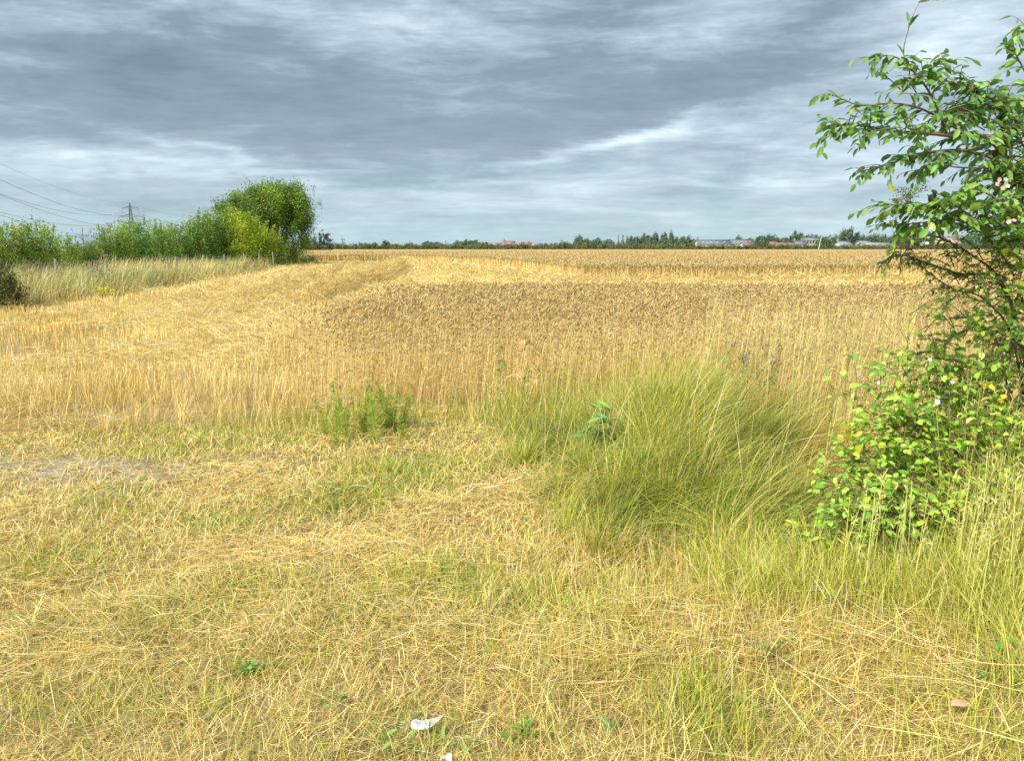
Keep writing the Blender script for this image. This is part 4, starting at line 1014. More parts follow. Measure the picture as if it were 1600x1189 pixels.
def house(name, px0, px1, ridge, eave, Yv, roofc, wallc, label, depth=8, chim=(), wins=3, storeys=1, gable_end=False, cat='house', group=None, rooflights=0):
    xm = (px0 + px1) / 2; root = empty(name, far_y(xm, Yv), label=label, cat=cat, group=group)
    Wd = (px1 - px0) / FXH * Yv / 2; zr = (386 - ridge) / FZ * Yv + EYE; ze = (386 - eave) / FZ * Yv + EYE
    a = Acc(); boxa(a, -Wd, Wd, -depth / 2, depth / 2, -.5, ze, wallc)
    D = depth / 2; e = .35
    if gable_end:     # ridge runs away from the viewer, gable faces the field
        a.add([(-Wd, -D, ze), (Wd, -D, ze), (0, -D, zr - .1), (-Wd, D, ze), (Wd, D, ze), (0, D, zr - .1)], t=[(0, 1, 2), (4, 3, 5)], c=wallc)
    else:
        a.add([(-Wd, -D, ze), (-Wd, D, ze), (-Wd, 0, zr - .1), (Wd, -D, ze), (Wd, D, ze), (Wd, 0, zr - .1)], t=[(1, 0, 2), (3, 4, 5)], c=wallc)
    a.build('wall', M_wall, root)
    r = Acc(); th = .18; s = (zr - ze) / (Wd if gable_end else D)
    for sg in (-1, 1):
        if gable_end: P = [(sg * (Wd + e), -D - e, ze - s * e), (sg * (Wd + e), D + e, ze - s * e), (0, D + e, zr), (0, -D - e, zr)]
        else: P = [(-Wd - e, sg * (D + e), ze - s * e), (Wd + e, sg * (D + e), ze - s * e), (Wd + e, 0, zr), (-Wd - e, 0, zr)]
        P2_ = [(p_[0], p_[1], p_[2] + th) for p_ in P]
        r.add(P + P2_, q=[(0, 1, 2, 3), (4, 5, 6, 7), (0, 1, 5, 4), (1, 2, 6, 5), (2, 3, 7, 6), (3, 0, 4, 7)], c=roofc)
    ro = r.build('roof', M_roof, root)
    for c in chim:
        ch = Acc(); cx = (c * 2 - 1) * Wd; boxa(ch, cx - .45, cx + .45, -.4, .4, zr - .8, zr + 1.1, BRICK); boxa(ch, cx - .2, cx + .2, -.2, .2, zr + 1.1, zr + 1.4, RED)
        ch.build('chimney', M_wall, ro)
    for rl in range(rooflights):
        q = Acc(); cx = (-.85 + 1.7 * (rl + .5) / rooflights) * Wd; f = .45; y_ = -(D + e) * (1 - f); zc_ = ze - s * e + (D + e) * f * s + th + .12
        boxa(q, cx - .5, cx + .5, y_ - .4, y_ + .4, zc_ - .2, zc_ + .12, (.6, .62, .65)); q.build('rooflight', M_wall, ro)
    for st_ in range(storeys):
        zz = ze / storeys * st_ + ze / storeys * .42
        for i in range(wins):
            cx = (-1 + 2 * (i + .5) / wins) * Wd
            f = Acc(); boxa(f, cx - .62, cx + .62, -D - .07, -D - .003, zz, zz + 1.25, (.7, .7, .68)); fo = f.build('window', M_wall, root)
            g = Acc(); boxa(g, cx - .5, cx + .5, -D - .10, -D - .072, zz + .1, zz + 1.15, (.1, .1, .1)); g.build('pane', M_glass, fo)
    return root
house('terrace_house', 1088, 1139, 375.2, 381.6, 430, SLATE, CREAM, 'left half of the long low terrace with a blue grey slate roof', 10, (.02,), 9, rooflights=4)
house('terrace_house', 1139.4, 1175, 374.3, 381.4, 433, SLATE, CREAM, 'right half of the long slate terrace with pale rooflights', 10, (), 6, rooflights=5)
house('cottage', 1158, 1173, 379.8, 383.2, 412, (.30, .17, .15), WHITE, 'small dark red roofed cottage with a white end before the terrace', 6, (.9,), 2)
house('cottage', 1203, 1213, 377.8, 381, 420, (.28, .15, .13), (.5, .4, .34), 'small brown red cottage left of the white bungalow', 6, (), 2)
house('bungalow', 1214, 1229, 379.6, 383, 406, ORED, WHITE, 'small white bungalow with a bright orange red roof', 7, (), 2)
house('bungalow', 1228.5, 1239, 379.5, 382.5, 412, BRN, CREAM, 'cream bungalow with a brown roof right of the white bungalow', 6, (), 2)
house('stone_house', 1240, 1256, 376.6, 381.8, 425, SLATE, (.36, .33, .32), 'low slate roofed house against the left of the large brick house', 8, (.05, .75), 2)
house('brick_house', 1254, 1281, 371.5, 375.8, 432, (.17, .20, .23), (.34, .27, .20), 'large two storey brick house with a blue grey roof', 9, (.95,), 6, 2)
house('slate_cottage', 1308, 1326, 377.2, 382.4, 415, (.24, .26, .30), WHITE, 'slate roofed white cottage below the large round tree', 7, (.02,), 4)
house('farm_shed', 1340, 1356, 376.8, 379.5, 432, (.27, .26, .30), (.4, .38, .34), 'small grey roofed shed behind the low cream barn', 8, (), 2, cat='shed')
house('long_barn', 1346, 1388, 379.4, 382.6, 408, (.30, .29, .26), (.62, .54, .38), 'long low cream walled barn at the right end of the hedge', 9, (), 5, cat='barn')
house('red_roof_house', 786, 804, 377.2, 383, 455, ORED, (.45, .2, .14), 'large orange red roofed house under the skyline mast', 10, (.1,), 3)
house('red_roof_house', 764, 786, 379.8, 383.6, 465, (.40, .25, .23), (.45, .36, .3), 'long faded pinkish roof left of the orange red house', 9, (), 4)
house('red_roof_house', 812, 830, 379.6, 383.4, 462, (.50, .17, .12), (.45, .3, .25), 'second orange red roofed house right of the mast', 9, (.8,), 4)
house('red_roof_house', 832, 846, 380.6, 384, 470, (.42, .24, .2), (.4, .3, .25), 'small faded red roof behind the hedge, rightmost of the red roofs', 8, (), 3)
house('white_house', 589, 597, 382.6, 385, 440, (.5, .5, .48), WHITE, 'tiny white house right of the wooden utility pole', 6, (), 2)
house('pink_roof_house', 1458, 1492, 370.5, 380, 415, (.55, .36, .27), (.62, .5, .40), 'pinkish roofed house glimpsed through the brambles on the right', 10, (.2,), 4, 2)
house('white_shed', 1440, 1456, 379, 382, 412, WHITE, WHITE, 'low white shed glimpsed left of the pinkish roofed house', 6, (), 2, cat='shed')
# poles
def pole(px, top, Yv, lean, r, col, label, cross=0, mat=None):
    root = empty('utility_pole', far_y(px, Yv), label=label, cat='pole')
    z = (386 - top) / FZ * Yv + EYE
    a = Acc(); tubes(a, np.array([[(0, 0, -.5), (lean * .5, 0, z * .5), (lean, 0, z)]], float), np.array([[r, r * .9, r * .75]]), np.array([col]), 8); a.build('pole', mat or M_paint, root)
    if cross:
        a = Acc(); boxa(a, lean - cross, lean + cross, -.08, .08, z - .9, z - .65, col)
        for s in (-1, 0, 1): boxa(a, lean + s * cross * .9 - .08, lean + s * cross * .9 + .08, -.08, .08, z - .648, z - .3, (.3, .3, .3))
        a.build('crossbar', M_paint, root)
    return root
pole(535.5, 372, 330, 0, .17, (.16, .14, .13), 'dark wooden utility pole right of the poplars', .8)
pole(1278.5, 371, 388, 1.2, .17, (.66, .60, .50), 'pale leaning pole at the hedge in front of the brick house')
pole(1089.5, 370, 424, 0, .14, (.2, .18, .17), 'thin dark pole at the left end of the slate terrace', .8)
pole(787.5, 374.5, 448, 0, .12, (.25, .14, .12), 'short mast with a crossbar above the orange red roof', 1.6)
pole(622.5, 378, 430, 0, .10, (.25, .24, .23), 'faint thin pole left of the lone pointed conifer')
# ================================================================== NEAR PLANTS
def leaves(acc, pos, d, up, L, asp, col, fold=.14, droop=.25):
    N = len(pos)
    d = unit(d); s_ = unit(np.cross(d, up)); n_ = np.cross(s_, d)
    L = L[:, None]; Wd = L * (asp[:, None] if hasattr(asp, '__len__') else asp) * .5
    P = lambda f, sd, dz: pos + d * L * f + s_ * Wd * sd + n_ * (L * dz)
    v = np.stack([P(0, 0, 0), P(.28, .85, fold * .5 - droop * .05), P(.28, 0, -.03 - droop * .05), P(.28, -.85, fold * .5 - droop * .05),
                  P(.62, .88, fold * .4 - droop * .25), P(.62, 0, -.03 - droop * .25), P(.62, -.88, fold * .4 - droop * .25), P(.97, 0, -droop * .62)], 1)
    b = (np.arange(N) * 8)[:, None]
    q = np.concatenate([b + np.array([[1, 4, 5, 2]]), b + np.array([[2, 5, 6, 3]])])
    t_ = np.concatenate([b + np.array([k_]) for k_ in ([0, 1, 2], [0, 2, 3], [4, 7, 5], [5, 7, 6])])
    cv_ = np.repeat(col[:, None], 8, 1); cv_[:, [2, 5]] *= 1.12
    acc.add(v.reshape(-1, 3), q=q, t=t_, c=np.clip(cv_, 0, .95).reshape(-1, 3))
def curve(pts, n=24):
    p = np.array(pts, float); m = len(p)
    e = np.vstack([2 * p[0] - p[1], p, 2 * p[-1] - p[-2]])
    out = []
    for f in np.linspace(0, m - 1 - 1e-6, n):
        i = int(f); u = f - i; a_, b_, c_, d_ = e[i], e[i + 1], e[i + 2], e[i + 3]
        out.append(.5 * ((2 * b_) + (c_ - a_) * u + (2 * a_ - 5 * b_ + 4 * c_ - d_) * u * u + (3 * b_ - a_ - 3 * c_ + d_) * u ** 3))
    return np.array(out)
def spray(wood, leaf, path, r0, r1, ntw, twl, gap, L, asp, cols, wts=None, tw_from=.15, hang=.35, wcol=(.20, .15, .11), jitter=.5, flat=.45):
    """a limb with side twigs, every twig carrying leaves in two ranks"""
    n = len(path)
    tubes(wood, path[None], np.linspace(r0, r1, n)[None], np.array([wcol]), 5)
    seg_ = np.linalg.norm(np.diff(path, axis=0), axis=1).sum()
    tw = [(path[int(n * .45):], None)]
    for i in range(ntw):
        f = tw_from + (1 - tw_from) * (i + random.random()) / ntw; j = min(f * (n - 1), n - 1.01); b = path[int(j)] * (1 - j % 1) + path[int(j) + 1] * (j % 1)
        tg = unit(path[int(j) + 1] - path[int(j)])
        side = unit(np.cross(tg, [0, 0, 1.])) * random.choice((-1, 1)); v = unit(tg * random.uniform(.4, 1.1) + side * random.uniform(.1, .9) + np.array([0, 0, random.uniform(-.5, .7)]) )
        l_ = twl * random.uniform(.5, 1.25) * (1.15 - .5 * f)
        k = 6; s_ = np.linspace(0, 1, k)[:, None]
        q = b + v * l_ * s_ + np.array([0, 0, -1.]) * l_ * .28 * s_ ** 2 + np.cumsum(rng.normal(0, .02 * l_, (k, 3)), 0)
        tubes(wood, q[None], np.linspace(r1 * 1.1, .0008, k)[None], np.array([wcol]), 4)
        tw.append((q, v))
    for q, _ in tw:
        Lq = np.linalg.norm(np.diff(q, axis=0), axis=1).sum(); m = max(2, int(Lq / gap))
        f = np.linspace(.12, 1, m) * (len(q) - 1.001); fi = f.astype(int); fr = (f % 1)[:, None]
        pos = q[fi] * (1 - fr) + q[fi + 1] * fr; tg = unit(q[fi + 1] - q[fi])
        sd = np.cross(tg, [0, 0, 1.]) * np.where(np.arange(m) % 2 == 0, 1, -1)[:, None]
        d = tg * .7 + sd * .8 + rng.normal(0, jitter * .5, (m, 3)) + np.array([0, 0, -hang])
        up = np.array([0, 0, 1.]) + rng.normal(0, flat, (m, 3))
        leaves(leaf, pos, d, up, L * rng.uniform(.65, 1.2, m) * np.linspace(1.05, .8, m), asp, pick(m, cols, wts, .15))
def to_local(path, o): return path - np.array(o)
def bush_mass(wood, leaf, o, items, L, asp, gap, cols, wts=None, wcol=(.2, .15, .1), hang=.2):
    """items: (px,py,Y, rx_px, ry_px, rd_m, sprays, length)"""
    for (px, py, Yv, rx, ry, rd, n, ln) in items:
        for _ in range(n):
            while True:
                a_, b_, c_ = rng.uniform(-1, 1, 3)
                if a_ * a_ + b_ * b_ + c_ * c_ < 1: break
            yv = Yv + c_ * rd; c0 = np.array(at(px + a_ * rx, py + b_ * ry, yv)) - np.array(o)
            d = unit(np.array([a_ * .8 + rng.normal(0, .5), c_ * .8 + rng.normal(0, .5), -b_ * .6 + .35 + rng.normal(0, .4)]))
            l_ = ln * random.uniform(.6, 1.3); s_ = np.linspace(0, 1, 6)[:, None]
            q = c0 - d * l_ * .5 + d * l_ * s_ + np.array([0, 0, -.25]) * l_ * s_ ** 2
            spray(wood, leaf, q, .003, .0012, 2, l_ * .5, gap, L, asp, cols, wts, wcol=wcol, hang=hang)
def limb(pts, o, n=24): return to_local(curve([at(*p_) for p_ in pts], n), o)

# ---- elm sapling reaching in from the right edge
o = gp(1735, 845); o = Vector((2.95, 4.15, 0))
EL = [(.16, .34, .07), (.22, .42, .09), (.11, .23, .06), (.30, .50, .12), (.46, .48, .05)]; EW = [4, 4, 3, 1.6, .15]
elm = empty('elm_sapling', o, label='leafy elm sapling whose branches reach in at the upper right against the sky', cat='tree')
wd_, lf_ = Acc(), Acc()
tubes(wd_, limb([(1690, 900, 4.15), (1668, 640, 4.1), (1650, 400, 4.05), (1630, 180, 4.0), (1612, 60, 3.95), (1600, -60, 3.9)], o)[None], np.linspace(.035, .006, 24)[None], np.array([[.2, .16, .12]]), 8)
GA = .026; LL = .062; AS = .45
def el(pts, r0, r1, nt, tl, **k): spray(wd_, lf_, limb(pts, o), r0, r1, int(nt * 1.5), tl, k.pop('gap', GA), k.pop('L', LL), AS, EL, EW, **k)
el([(1655, 400, 4.05), (1560, 232, 3.9), (1480, 212, 3.75), (1390, 205, 3.6), (1335, 194, 3.5), (1298, 200, 3.45)], .013, .0022, 22, .20, tw_from=.12)
el([(1520, 218, 3.8), (1450, 175, 3.65), (1400, 162, 3.55), (1345, 165, 3.5), (1298, 148, 3.45)], .006, .0015, 11, .12)
el([(1480, 210, 3.75), (1455, 150, 3.7), (1425, 110, 3.65), (1395, 88, 3.6), (1356, 90, 3.6)], .006, .0015, 12, .13)
el([(1425, 112, 3.65), (1412, 85, 3.65), (1420, 45, 3.65), (1436, 6, 3.65), (1452, 1, 3.65)], .003, .001, 2, .06, L=.07, gap=.055, hang=.1)
el([(1650, 330, 4.0), (1590, 190, 3.9), (1540, 150, 3.8), (1490, 130, 3.75), (1450, 118, 3.7), (1475, 90, 3.7)], .009, .0018, 16, .18)
el([(1600, 200, 3.9), (1560, 160, 3.85), (1530, 140, 3.8), (1500, 120, 3.78)], .006, .0018, 14, .16)
el([(1655, 420, 4.05), (1590, 280, 3.9), (1520, 238, 3.8), (1440, 240, 3.7), (1385, 258, 3.6), (1345, 268, 3.55)], .010, .0018, 16, .15, hang=.6)
el([(1560, 262, 3.85), (1500, 262, 3.75), (1460, 256, 3.7), (1430, 268, 3.7)], .005, .0016, 8, .13, hang=.6)
el([(1640, 200, 4.0), (1605, 120, 3.9), (1590, 90, 3.9), (1582, 72, 3.9)], .006, .0018, 8, .12)
el([(1660, 90, 4.0), (1625, 60, 3.9), (1600, 40, 3.9), (1588, 60, 3.9)], .005, .0018, 6, .1)
el([(1650, 330, 4.0), (1600, 230, 3.95), (1570, 190, 3.9), (1560, 150, 3.9)], .006, .002, 12, .16)
bush_mass(wd_, lf_, o, [(1555, 185, 3.9, 75, 48, .25, 24, .22), (1585, 240, 4.0, 55, 45, .3, 20, .22), (1490, 175, 3.75, 60, 35, .2, 8, .18), (1430, 125, 3.65, 45, 22, .1, 7, .14), (1370, 190, 3.55, 70, 22, .12, 9, .14), (1500, 160, 3.8, 45, 25, .15, 8, .16), (1600, 160, 4.0, 30, 45, .2, 8, .2)], LL, AS, GA, EL, EW, hang=.4)
wd_.build('branches', M_bark, elm); lf_.build('crown', M_leaf, elm)

# ---- wild rose with pink flowers
o = Vector((2.75, 4.0, 0))
rose = empty('wild_rose_bush', o, label='bushy wild rose with pale pink flowers below the elm branches', cat='bush')
wd_, lf_ = Acc(), Acc()
RG = [(.17, .34, .06), (.24, .44, .08), (.12, .24, .05), (.32, .50, .10)]
def ro(pts, r0, r1, nt, tl, **k): spray(wd_, lf_, limb(pts, o), r0, r1, nt, tl, k.pop('gap', .028), k.pop('L', .062), .6, RG, None, **k)
ro([(1680, 900, 4.0), (1640, 600, 4.0), (1600, 380, 3.9), (1540, 300, 3.8), (1480, 310, 3.7), (1430, 322, 3.65), (1378, 318, 3.6)], .010, .0018, 26, .17, tw_from=.4)
ro([(1690, 900, 4.1), (1650, 560, 4.0), (1590, 400, 3.9), (1520, 340, 3.8), (1470, 345, 3.75), (1400, 352, 3.7)], .009, .0018, 18, .17, tw_from=.45)
ro([(1655, 900, 4.1), (1625, 560, 4.1), (1600, 330, 4.0), (1585, 280, 3.9), (1560, 265, 3.9)], .009, .002, 18, .16, tw_from=.5)
bush_mass(wd_, lf_, o, [(1570, 305, 3.95, 55, 32, .3, 26, .18), (1500, 320, 3.8, 60, 22, .2, 16, .16), (1585, 360, 4.0, 40, 40, .3, 14, .18), (1430, 325, 3.65, 35, 12, .1, 5, .12)], .06, .6, .026, RG, None)
wd_.build('stems', M_bark, rose); lf_.build('foliage', M_leaf, rose)
def flower(parent, o, px, py, Yv, r, col, petals=5, name='flower', face=(0, -1, .4)):
    a = Acc(); c = np.array(at(px, py, Yv)) - np.array(o); f = unit(np.array(face, float) + rng.normal(0, .2, 3)); u = unit(np.cross(f, [0, 0, 1.])); v = np.cross(f, u)
    n = petals; ang_ = np.arange(n) * 2 * math.pi / n + random.random()
    d = u * np.cos(ang_)[:, None] + v * np.sin(ang_)[:, None] + f * .25
    leaves(a, np.tile(c, (n, 1)), d, np.tile(f, (n, 1)), np.full(n, r), .95, np.tile(np.array(col), (n, 1)), fold=.2, droop=0)
    th = np.arange(6) * math.pi / 3; cc = c + f * r * .12
    a.add(np.vstack([cc + f * r * .12, cc + (u * np.cos(th)[:, None] + v * np.sin(th)[:, None]) * r * .22]), t=[(0, i + 1, (i + 1) % 6 + 1) for i in range(6)], c=(.7, .6, .15))
    a.build(name, M_leaf, parent)
for (px, py) in [(1559, 288), (1574, 291), (1571, 281), (1561, 281), (1566, 294), (1576, 347), (1584, 345)]: flower(rose, o, px, py, 3.62 + random.uniform(-.03, .03), .0125, (.76, .50, .57))

# ---- small leaved blackthorn below
o = Vector((2.7, 4.3, 0))
bt = empty('blackthorn_bush', o, label='dark small leaved thorn bush down the right edge above the bramble', cat='bush')
wd_, lf_ = Acc(), Acc()
BG = [(.16, .26, .05), (.24, .34, .06), (.11, .17, .04), (.40, .46, .08)]
def bk(pts, r0, r1, nt, tl, **k): spray(wd_, lf_, limb(pts, o), r0, r1, nt, tl, .020, k.pop('L', .036), .42, BG, None, wcol=(.13, .10, .09), **k)
bk([(1640, 880, 4.3), (1610, 600, 4.2), (1570, 450, 4.1), (1520, 400, 4.0), (1470, 372, 3.95), (1430, 366, 3.9), (1375, 345, 3.85)], .009, .0014, 26, .15, tw_from=.4)
bk([(1650, 880, 4.3), (1600, 560, 4.2), (1560, 440, 4.1), (1500, 428, 4.0), (1450, 412, 3.95), (1405, 398, 3.9), (1380, 410, 3.88)], .008, .0014, 26, .13, tw_from=.45)
bk([(1630, 880, 4.3), (1590, 560, 4.2), (1540, 470, 4.1), (1490, 452, 4.0), (1445, 420, 3.95), (1420, 385, 3.9)], .007, .0014, 24, .13, tw_from=.5)
bk([(1660, 800, 4.3), (1600, 480, 4.1), (1550, 380, 4.0), (1510, 355, 3.95), (1480, 350, 3.9)], .007, .0014, 20, .14, tw_from=.4)
bush_mass(wd_, lf_, o, [(1555, 420, 4.15, 60, 60, .3, 34, .16), (1590, 500, 4.25, 35, 80, .3, 40, .16), (1500, 400, 4.0, 50, 28, .2, 8, .14), (1420, 385, 3.9, 30, 18, .1, 5, .1), (1590, 600, 4.3, 30, 60, .3, 24, .16), (1510, 440, 4.0, 40, 18, .2, 10, .12)], .036, .45, .018, BG, None, (.13, .10, .09))
wd_.build('stems', M_bark, bt); lf_.build('foliage', M_leaf, bt)

# ---- bramble
o = Vector((2.1, 4.45, 0))
br = empty('bramble', o, label='bright green bramble thicket with a few yellowed leaves at the lower right', cat='bramble')
wd_, lf_ = Acc(), Acc()
BR = [(.34, .60, .06), (.44, .66, .08), (.22, .44, .05), (.54, .68, .10), (.62, .64, .07)]; BW = [4, 4, 3, 1.4, .35]
items = [(1450, 700, 4.3, 95, 60, .3, 150, .20), (1400, 660, 4.3, 70, 35, .25, 50, .18), (1520, 660, 4.35, 60, 60, .3, 90, .2), (1440, 790, 4.0, 80, 48, .25, 100, .18), (1355, 760, 4.15, 50, 40, .2, 44, .15), (1500, 600, 4.5, 50, 40, .3, 44, .2), (1390, 620, 4.4, 40, 22, .2, 8, .16),
         (1560, 560, 4.5, 35, 70, .3, 24, .18), (1540, 470, 4.3, 34, 46, .2, 16, .15), (1570, 780, 4.1, 40, 60, .25, 50, .2), (1330, 700, 4.25, 22, 24, .1, 8, .12), (1585, 400, 4.0, 24, 90, .15, 26, .15), (1560, 520, 4.1, 40, 60, .2, 26, .15), (1592, 320, 3.95, 22, 80, .15, 16, .14), (1460, 640, 4.3, 110, 110, .3, 34, .22), (1480, 540, 4.4, 70, 60, .25, 16, .22), (1330, 800, 4.0, 34, 20, .15, 14, .12), (1420, 560, 4.6, 60, 40, .2, 12, .2), (1350, 600, 4.5, 50, 30, .2, 8, .18), (1300, 740, 4.2, 26, 50, .1, 10, .14), (1600, 680, 4.3, 50, 110, .3, 60, .2), (1480, 500, 4.5, 60, 40, .3, 12, .2), (1300, 830, 4.0, 60, 20, .15, 14, .12), (1400, 790, 3.9, 110, 60, .2, 60, .18), (1540, 720, 4.0, 70, 110, .25, 70, .2)]
bush_mass(wd_, lf_, o, items, .050, .70, .036, BR, BW, (.22, .13, .09), .1)
for pts in [[(1500, 800, 4.2), (1450, 680, 4.2), (1390, 650, 4.1), (1330, 672, 4.1), (1315, 690, 4.1)], [(1560, 800, 4.2), (1530, 600, 4.3), (1470, 560, 4.3), (1420, 590, 4.3), (1395, 640, 4.3)], [(1600, 800, 4.2), (1560, 540, 4.3), (1500, 520, 4.3), (1460, 560, 4.3)], [(1430, 830, 4.1), (1380, 740, 4.1), (1330, 730, 4.1), (1298, 770, 4.1)]]:
    spray(wd_, lf_, limb(pts, o), .006, .002, 12, .1, .04, .05, .68, BR, BW, wcol=(.25, .12, .09), hang=.1)
# yellowed and orange leaves
for (px, py, Yv, n, c_) in [(1553, 605, 4.12, 6, (.62, .60, .05)), (1552, 640, 4.12, 4, (.66, .56, .05)), (1556, 628, 4.10, 2, (.62, .38, .05)), (1534, 690, 4.05, 6, (.55, .55, .06)), (1325, 690, 3.95, 9, (.50, .42, .04)), (1350, 655, 4.0, 6, (.44, .50, .06)), (1318, 693, 3.94, 2, (.60, .40, .08)), (1545, 580, 4.2, 8, (.40, .52, .06)), (1450, 800, 3.8, 4, (.5, .5, .08))]:
    c = np.array(at(px, py, Yv)) - np.array(o); pos = c + rng.normal(0, .035, (n, 3))
    leaves(lf_, pos, rng.normal(0, 1, (n, 3)) + np.array([0, -.4, .2]), np.array([0, -.7, .7]) + rng.normal(0, .3, (n, 3)), rng.uniform(.036, .052, n), .7, pick(n, [c_], None, .08))
wd_.build('stems', M_bark, br); lf_.build('foliage', M_leaf, br)
for (px, py) in [(1488, 597), (1453, 562), (1372, 598)]: flower(br, o, px, py, 4.0, .012, (.74, .66, .72))
for (px, py) in [(1464, 628)]: flower(br, o, px, py, 3.85, .017, (.85, .85, .83))
# bindweed-like broad green leaves low in the thicket
o = gp(1430, 850); bw = empty('dock_plant', o, label='broad leaved deep green dock at the foot of the bramble', cat='plant')
a = Acc(); n = 46; ph = rng.uniform(0, 6.28, n); c = np.stack([rng.normal(0, .13, n), rng.normal(0, .1, n), rng.uniform(.03, .32, n)], -1)
leaves(a, c, np.stack([np.cos(ph), np.sin(ph), rng.uniform(0, .7, n)], -1), np.array([0, -.2, 1]) + rng.normal(0, .3, (n, 3)), rng.uniform(.09, .16, n), .55, pick(n, [(.12, .30, .08), (.16, .36, .08), (.10, .22, .06)]))
a.build('leaves', M_leaf, bw)

# small plants: rosettes of leaves
def rosette(name, px, py, n, L, asp, cols, label, spread=.05, hmax=.06, cat='plant', upness=.5, group=None):
    o = gp(px, py); o.z = float(H(o.x, o.y)) + .02
    root = empty(name, o, label=label, cat=cat, group=group); a = Acc(); st = Acc()
    ph = rng.uniform(0, 6.28, n); c = np.stack([rng.normal(0, spread, n), rng.normal(0, spread, n), rng.uniform(.005, hmax, n)], -1)
    leaves(a, c, np.stack([np.cos(ph), np.sin(ph), rng.uniform(0, upness, n) + .1], -1), np.array([0, -.2, 1]) + rng.normal(0, .25, (n, 3)), L * rng.uniform(.7, 1.2, n), asp, pick(n, cols))
    base = c.copy() * np.array([.2, .2, 0]) ; pth = np.stack([base, (base + c) / 2 + np.array([0, 0, .01]), c], 1)
    tubes(st, pth, np.full((n, 3), .0015), pick(n, [(.25, .25, .08)]), 3)
    a.build('leaves', M_leaf, root); st.build('stems', M_bark, root)
GL = [(.20, .40, .06), (.28, .48, .08), (.15, .30, .05)]
rosette('bramble_shoot', 1250, 845, 60, .045, .7, GL + [(.5, .52, .08)], 'small bramble shoot trailing left from the thicket into the grass', .09, .2, upness=.6)
rosette('bramble_shoot', 1215, 865, 26, .045, .65, [(.14, .26, .06), (.2, .34, .07)], 'darker low shoot left of the trailing bramble shoot', .07, .15)
rosette('bramble_shoot', 1530, 1062, 16, .035, .75, GL, 'tiny bright leaved shoot at the lower right edge', .06, .06)
rosette('bramble_shoot', 1582, 1045, 22, .045, .8, [(.2, .42, .08), (.26, .46, .08)], 'round leaved green seedling clump hard against the right edge', .06, .12)
rosette('clover_clump', 390, 1050, 24, .022, .8, GL, 'small bright green clover clump in the straw at the lower left', .03, .03)
rosette('dandelion_rosette', 655, 1112, 5, .055, .3, [(.30, .40, .06), (.5, .48, .08)], 'yellow green dandelion rosette above the litter wrapper', .02, .03)
rosette('dandelion_rosette', 700, 1167, 6, .05, .32, [(.25, .45, .08), (.35, .45, .1)], 'green dandelion leaves just below the litter wrapper', .03, .03)
rosette('dandelion_rosette', 520, 1100, 6, .045, .35, [(.25, .36, .06), (.2, .3, .05)], 'flat dandelion leaves left of the litter wrapper', .03, .02)
rosette('dandelion_rosette', 820, 1140, 8, .05, .5, GL, 'round leaved plantain right of the litter wrapper', .03, .02)
rosette('dandelion_rosette', 960, 1130, 5, .055, .3, [(.18, .34, .08), (.22, .38, .09)], 'blue green plantain leaves low in the straw at bottom centre right', .02, .05)
rosette('dandelion_rosette', 1290, 957, 8, .05, .6, GL, 'two bright round leaves among yellow grass before the bramble', .03, .1)
rosette('dock_plant', 590, 1175, 7, .05, .35, [(.22, .36, .08), (.3, .4, .1)], 'loose green dock leaves at the bottom edge left of centre', .06, .03)
rosette('thistle_plant', 1195, 1045, 18, .05, .3, [(.24, .34, .10), (.42, .32, .14)], 'small spiky thistle in the lower right straw', .04, .12)
# plant with blue-green sword leaves in front of the mound
o = gp(940, 738); o.z = 0
root = empty('sow_thistle', o, label='blue green broad leaved sow thistle at the left of the long green mound', cat='plant')
a = Acc(); st = Acc(); n = 46; hz_ = rng.uniform(.05, .5, n); ph = rng.uniform(0, 6.28, n)
c = np.stack([rng.normal(0, .10, n), rng.normal(0, .07, n), hz_], -1)
leaves(a, c, np.stack([np.cos(ph), np.sin(ph) * .6 - .2, rng.uniform(-.2, .6, n)], -1), np.array([0, -.3, 1]) + rng.normal(0, .3, (n, 3)), rng.uniform(.06, .17, n), .24, pick(n, [(.18, .36, .10), (.24, .44, .12), (.14, .28, .06), (.28, .42, .08)]))
tubes(st, np.stack([c * np.array([.3, .3, 0]), c * np.array([.6, .6, .5]), c], 1), np.full((n, 3), .003), pick(n, [(.2, .32, .1)]), 4)
a.build('leaves', M_leaf, root); st.build('stems', M_bark, root)

# tall weeds
stalk_plant('mayweed', gp(575, 676), 34, .52, .75, [(.30, .36, .05), (.22, .30, .05)], [(.16, .22, .06), (.24, .28, .08)], 'bushy green mayweed standing at the edge of the wheat left of centre', 'weed', .012, None, 6500, [(.36, .44, .06), (.48, .52, .09), (.22, .32, .04)], 2, .06, .07)
stalk_plant('mayweed', gp(812, 652), 7, .68, .7, [(.26, .34, .06)], [(.2, .3, .08), (.28, .36, .1)], 'slender green weed at the left end of the long mound', 'weed', .02, None, 240, [(.22, .34, .07), (.3, .4, .09)], 3, .06)
stalk_plant('thistle_plant', Vector(((1165 - 800) / FPX * 7.2, 7.2, 0)), 9, .95, .8, [(.24, .30, .08)], [(.32, .24, .24), (.26, .22, .18), (.38, .33, .2)], 'tall purple headed thistle rising behind the long mound', 'thistle', .022, None, 240, [(.18, .28, .07), (.25, .34, .08)], 3, .09)
stalk_plant('thistle_plant', Vector(((1225 - 800) / FPX * 6.9, 6.9, 0)), 7, .95, .9, [(.28, .32, .08)], [(.34, .25, .26), (.28, .24, .18)], 'second purple headed thistle right of the tall one', 'thistle', .02, None, 160, [(.2, .3, .07), (.28, .36, .08)], 3, .08)
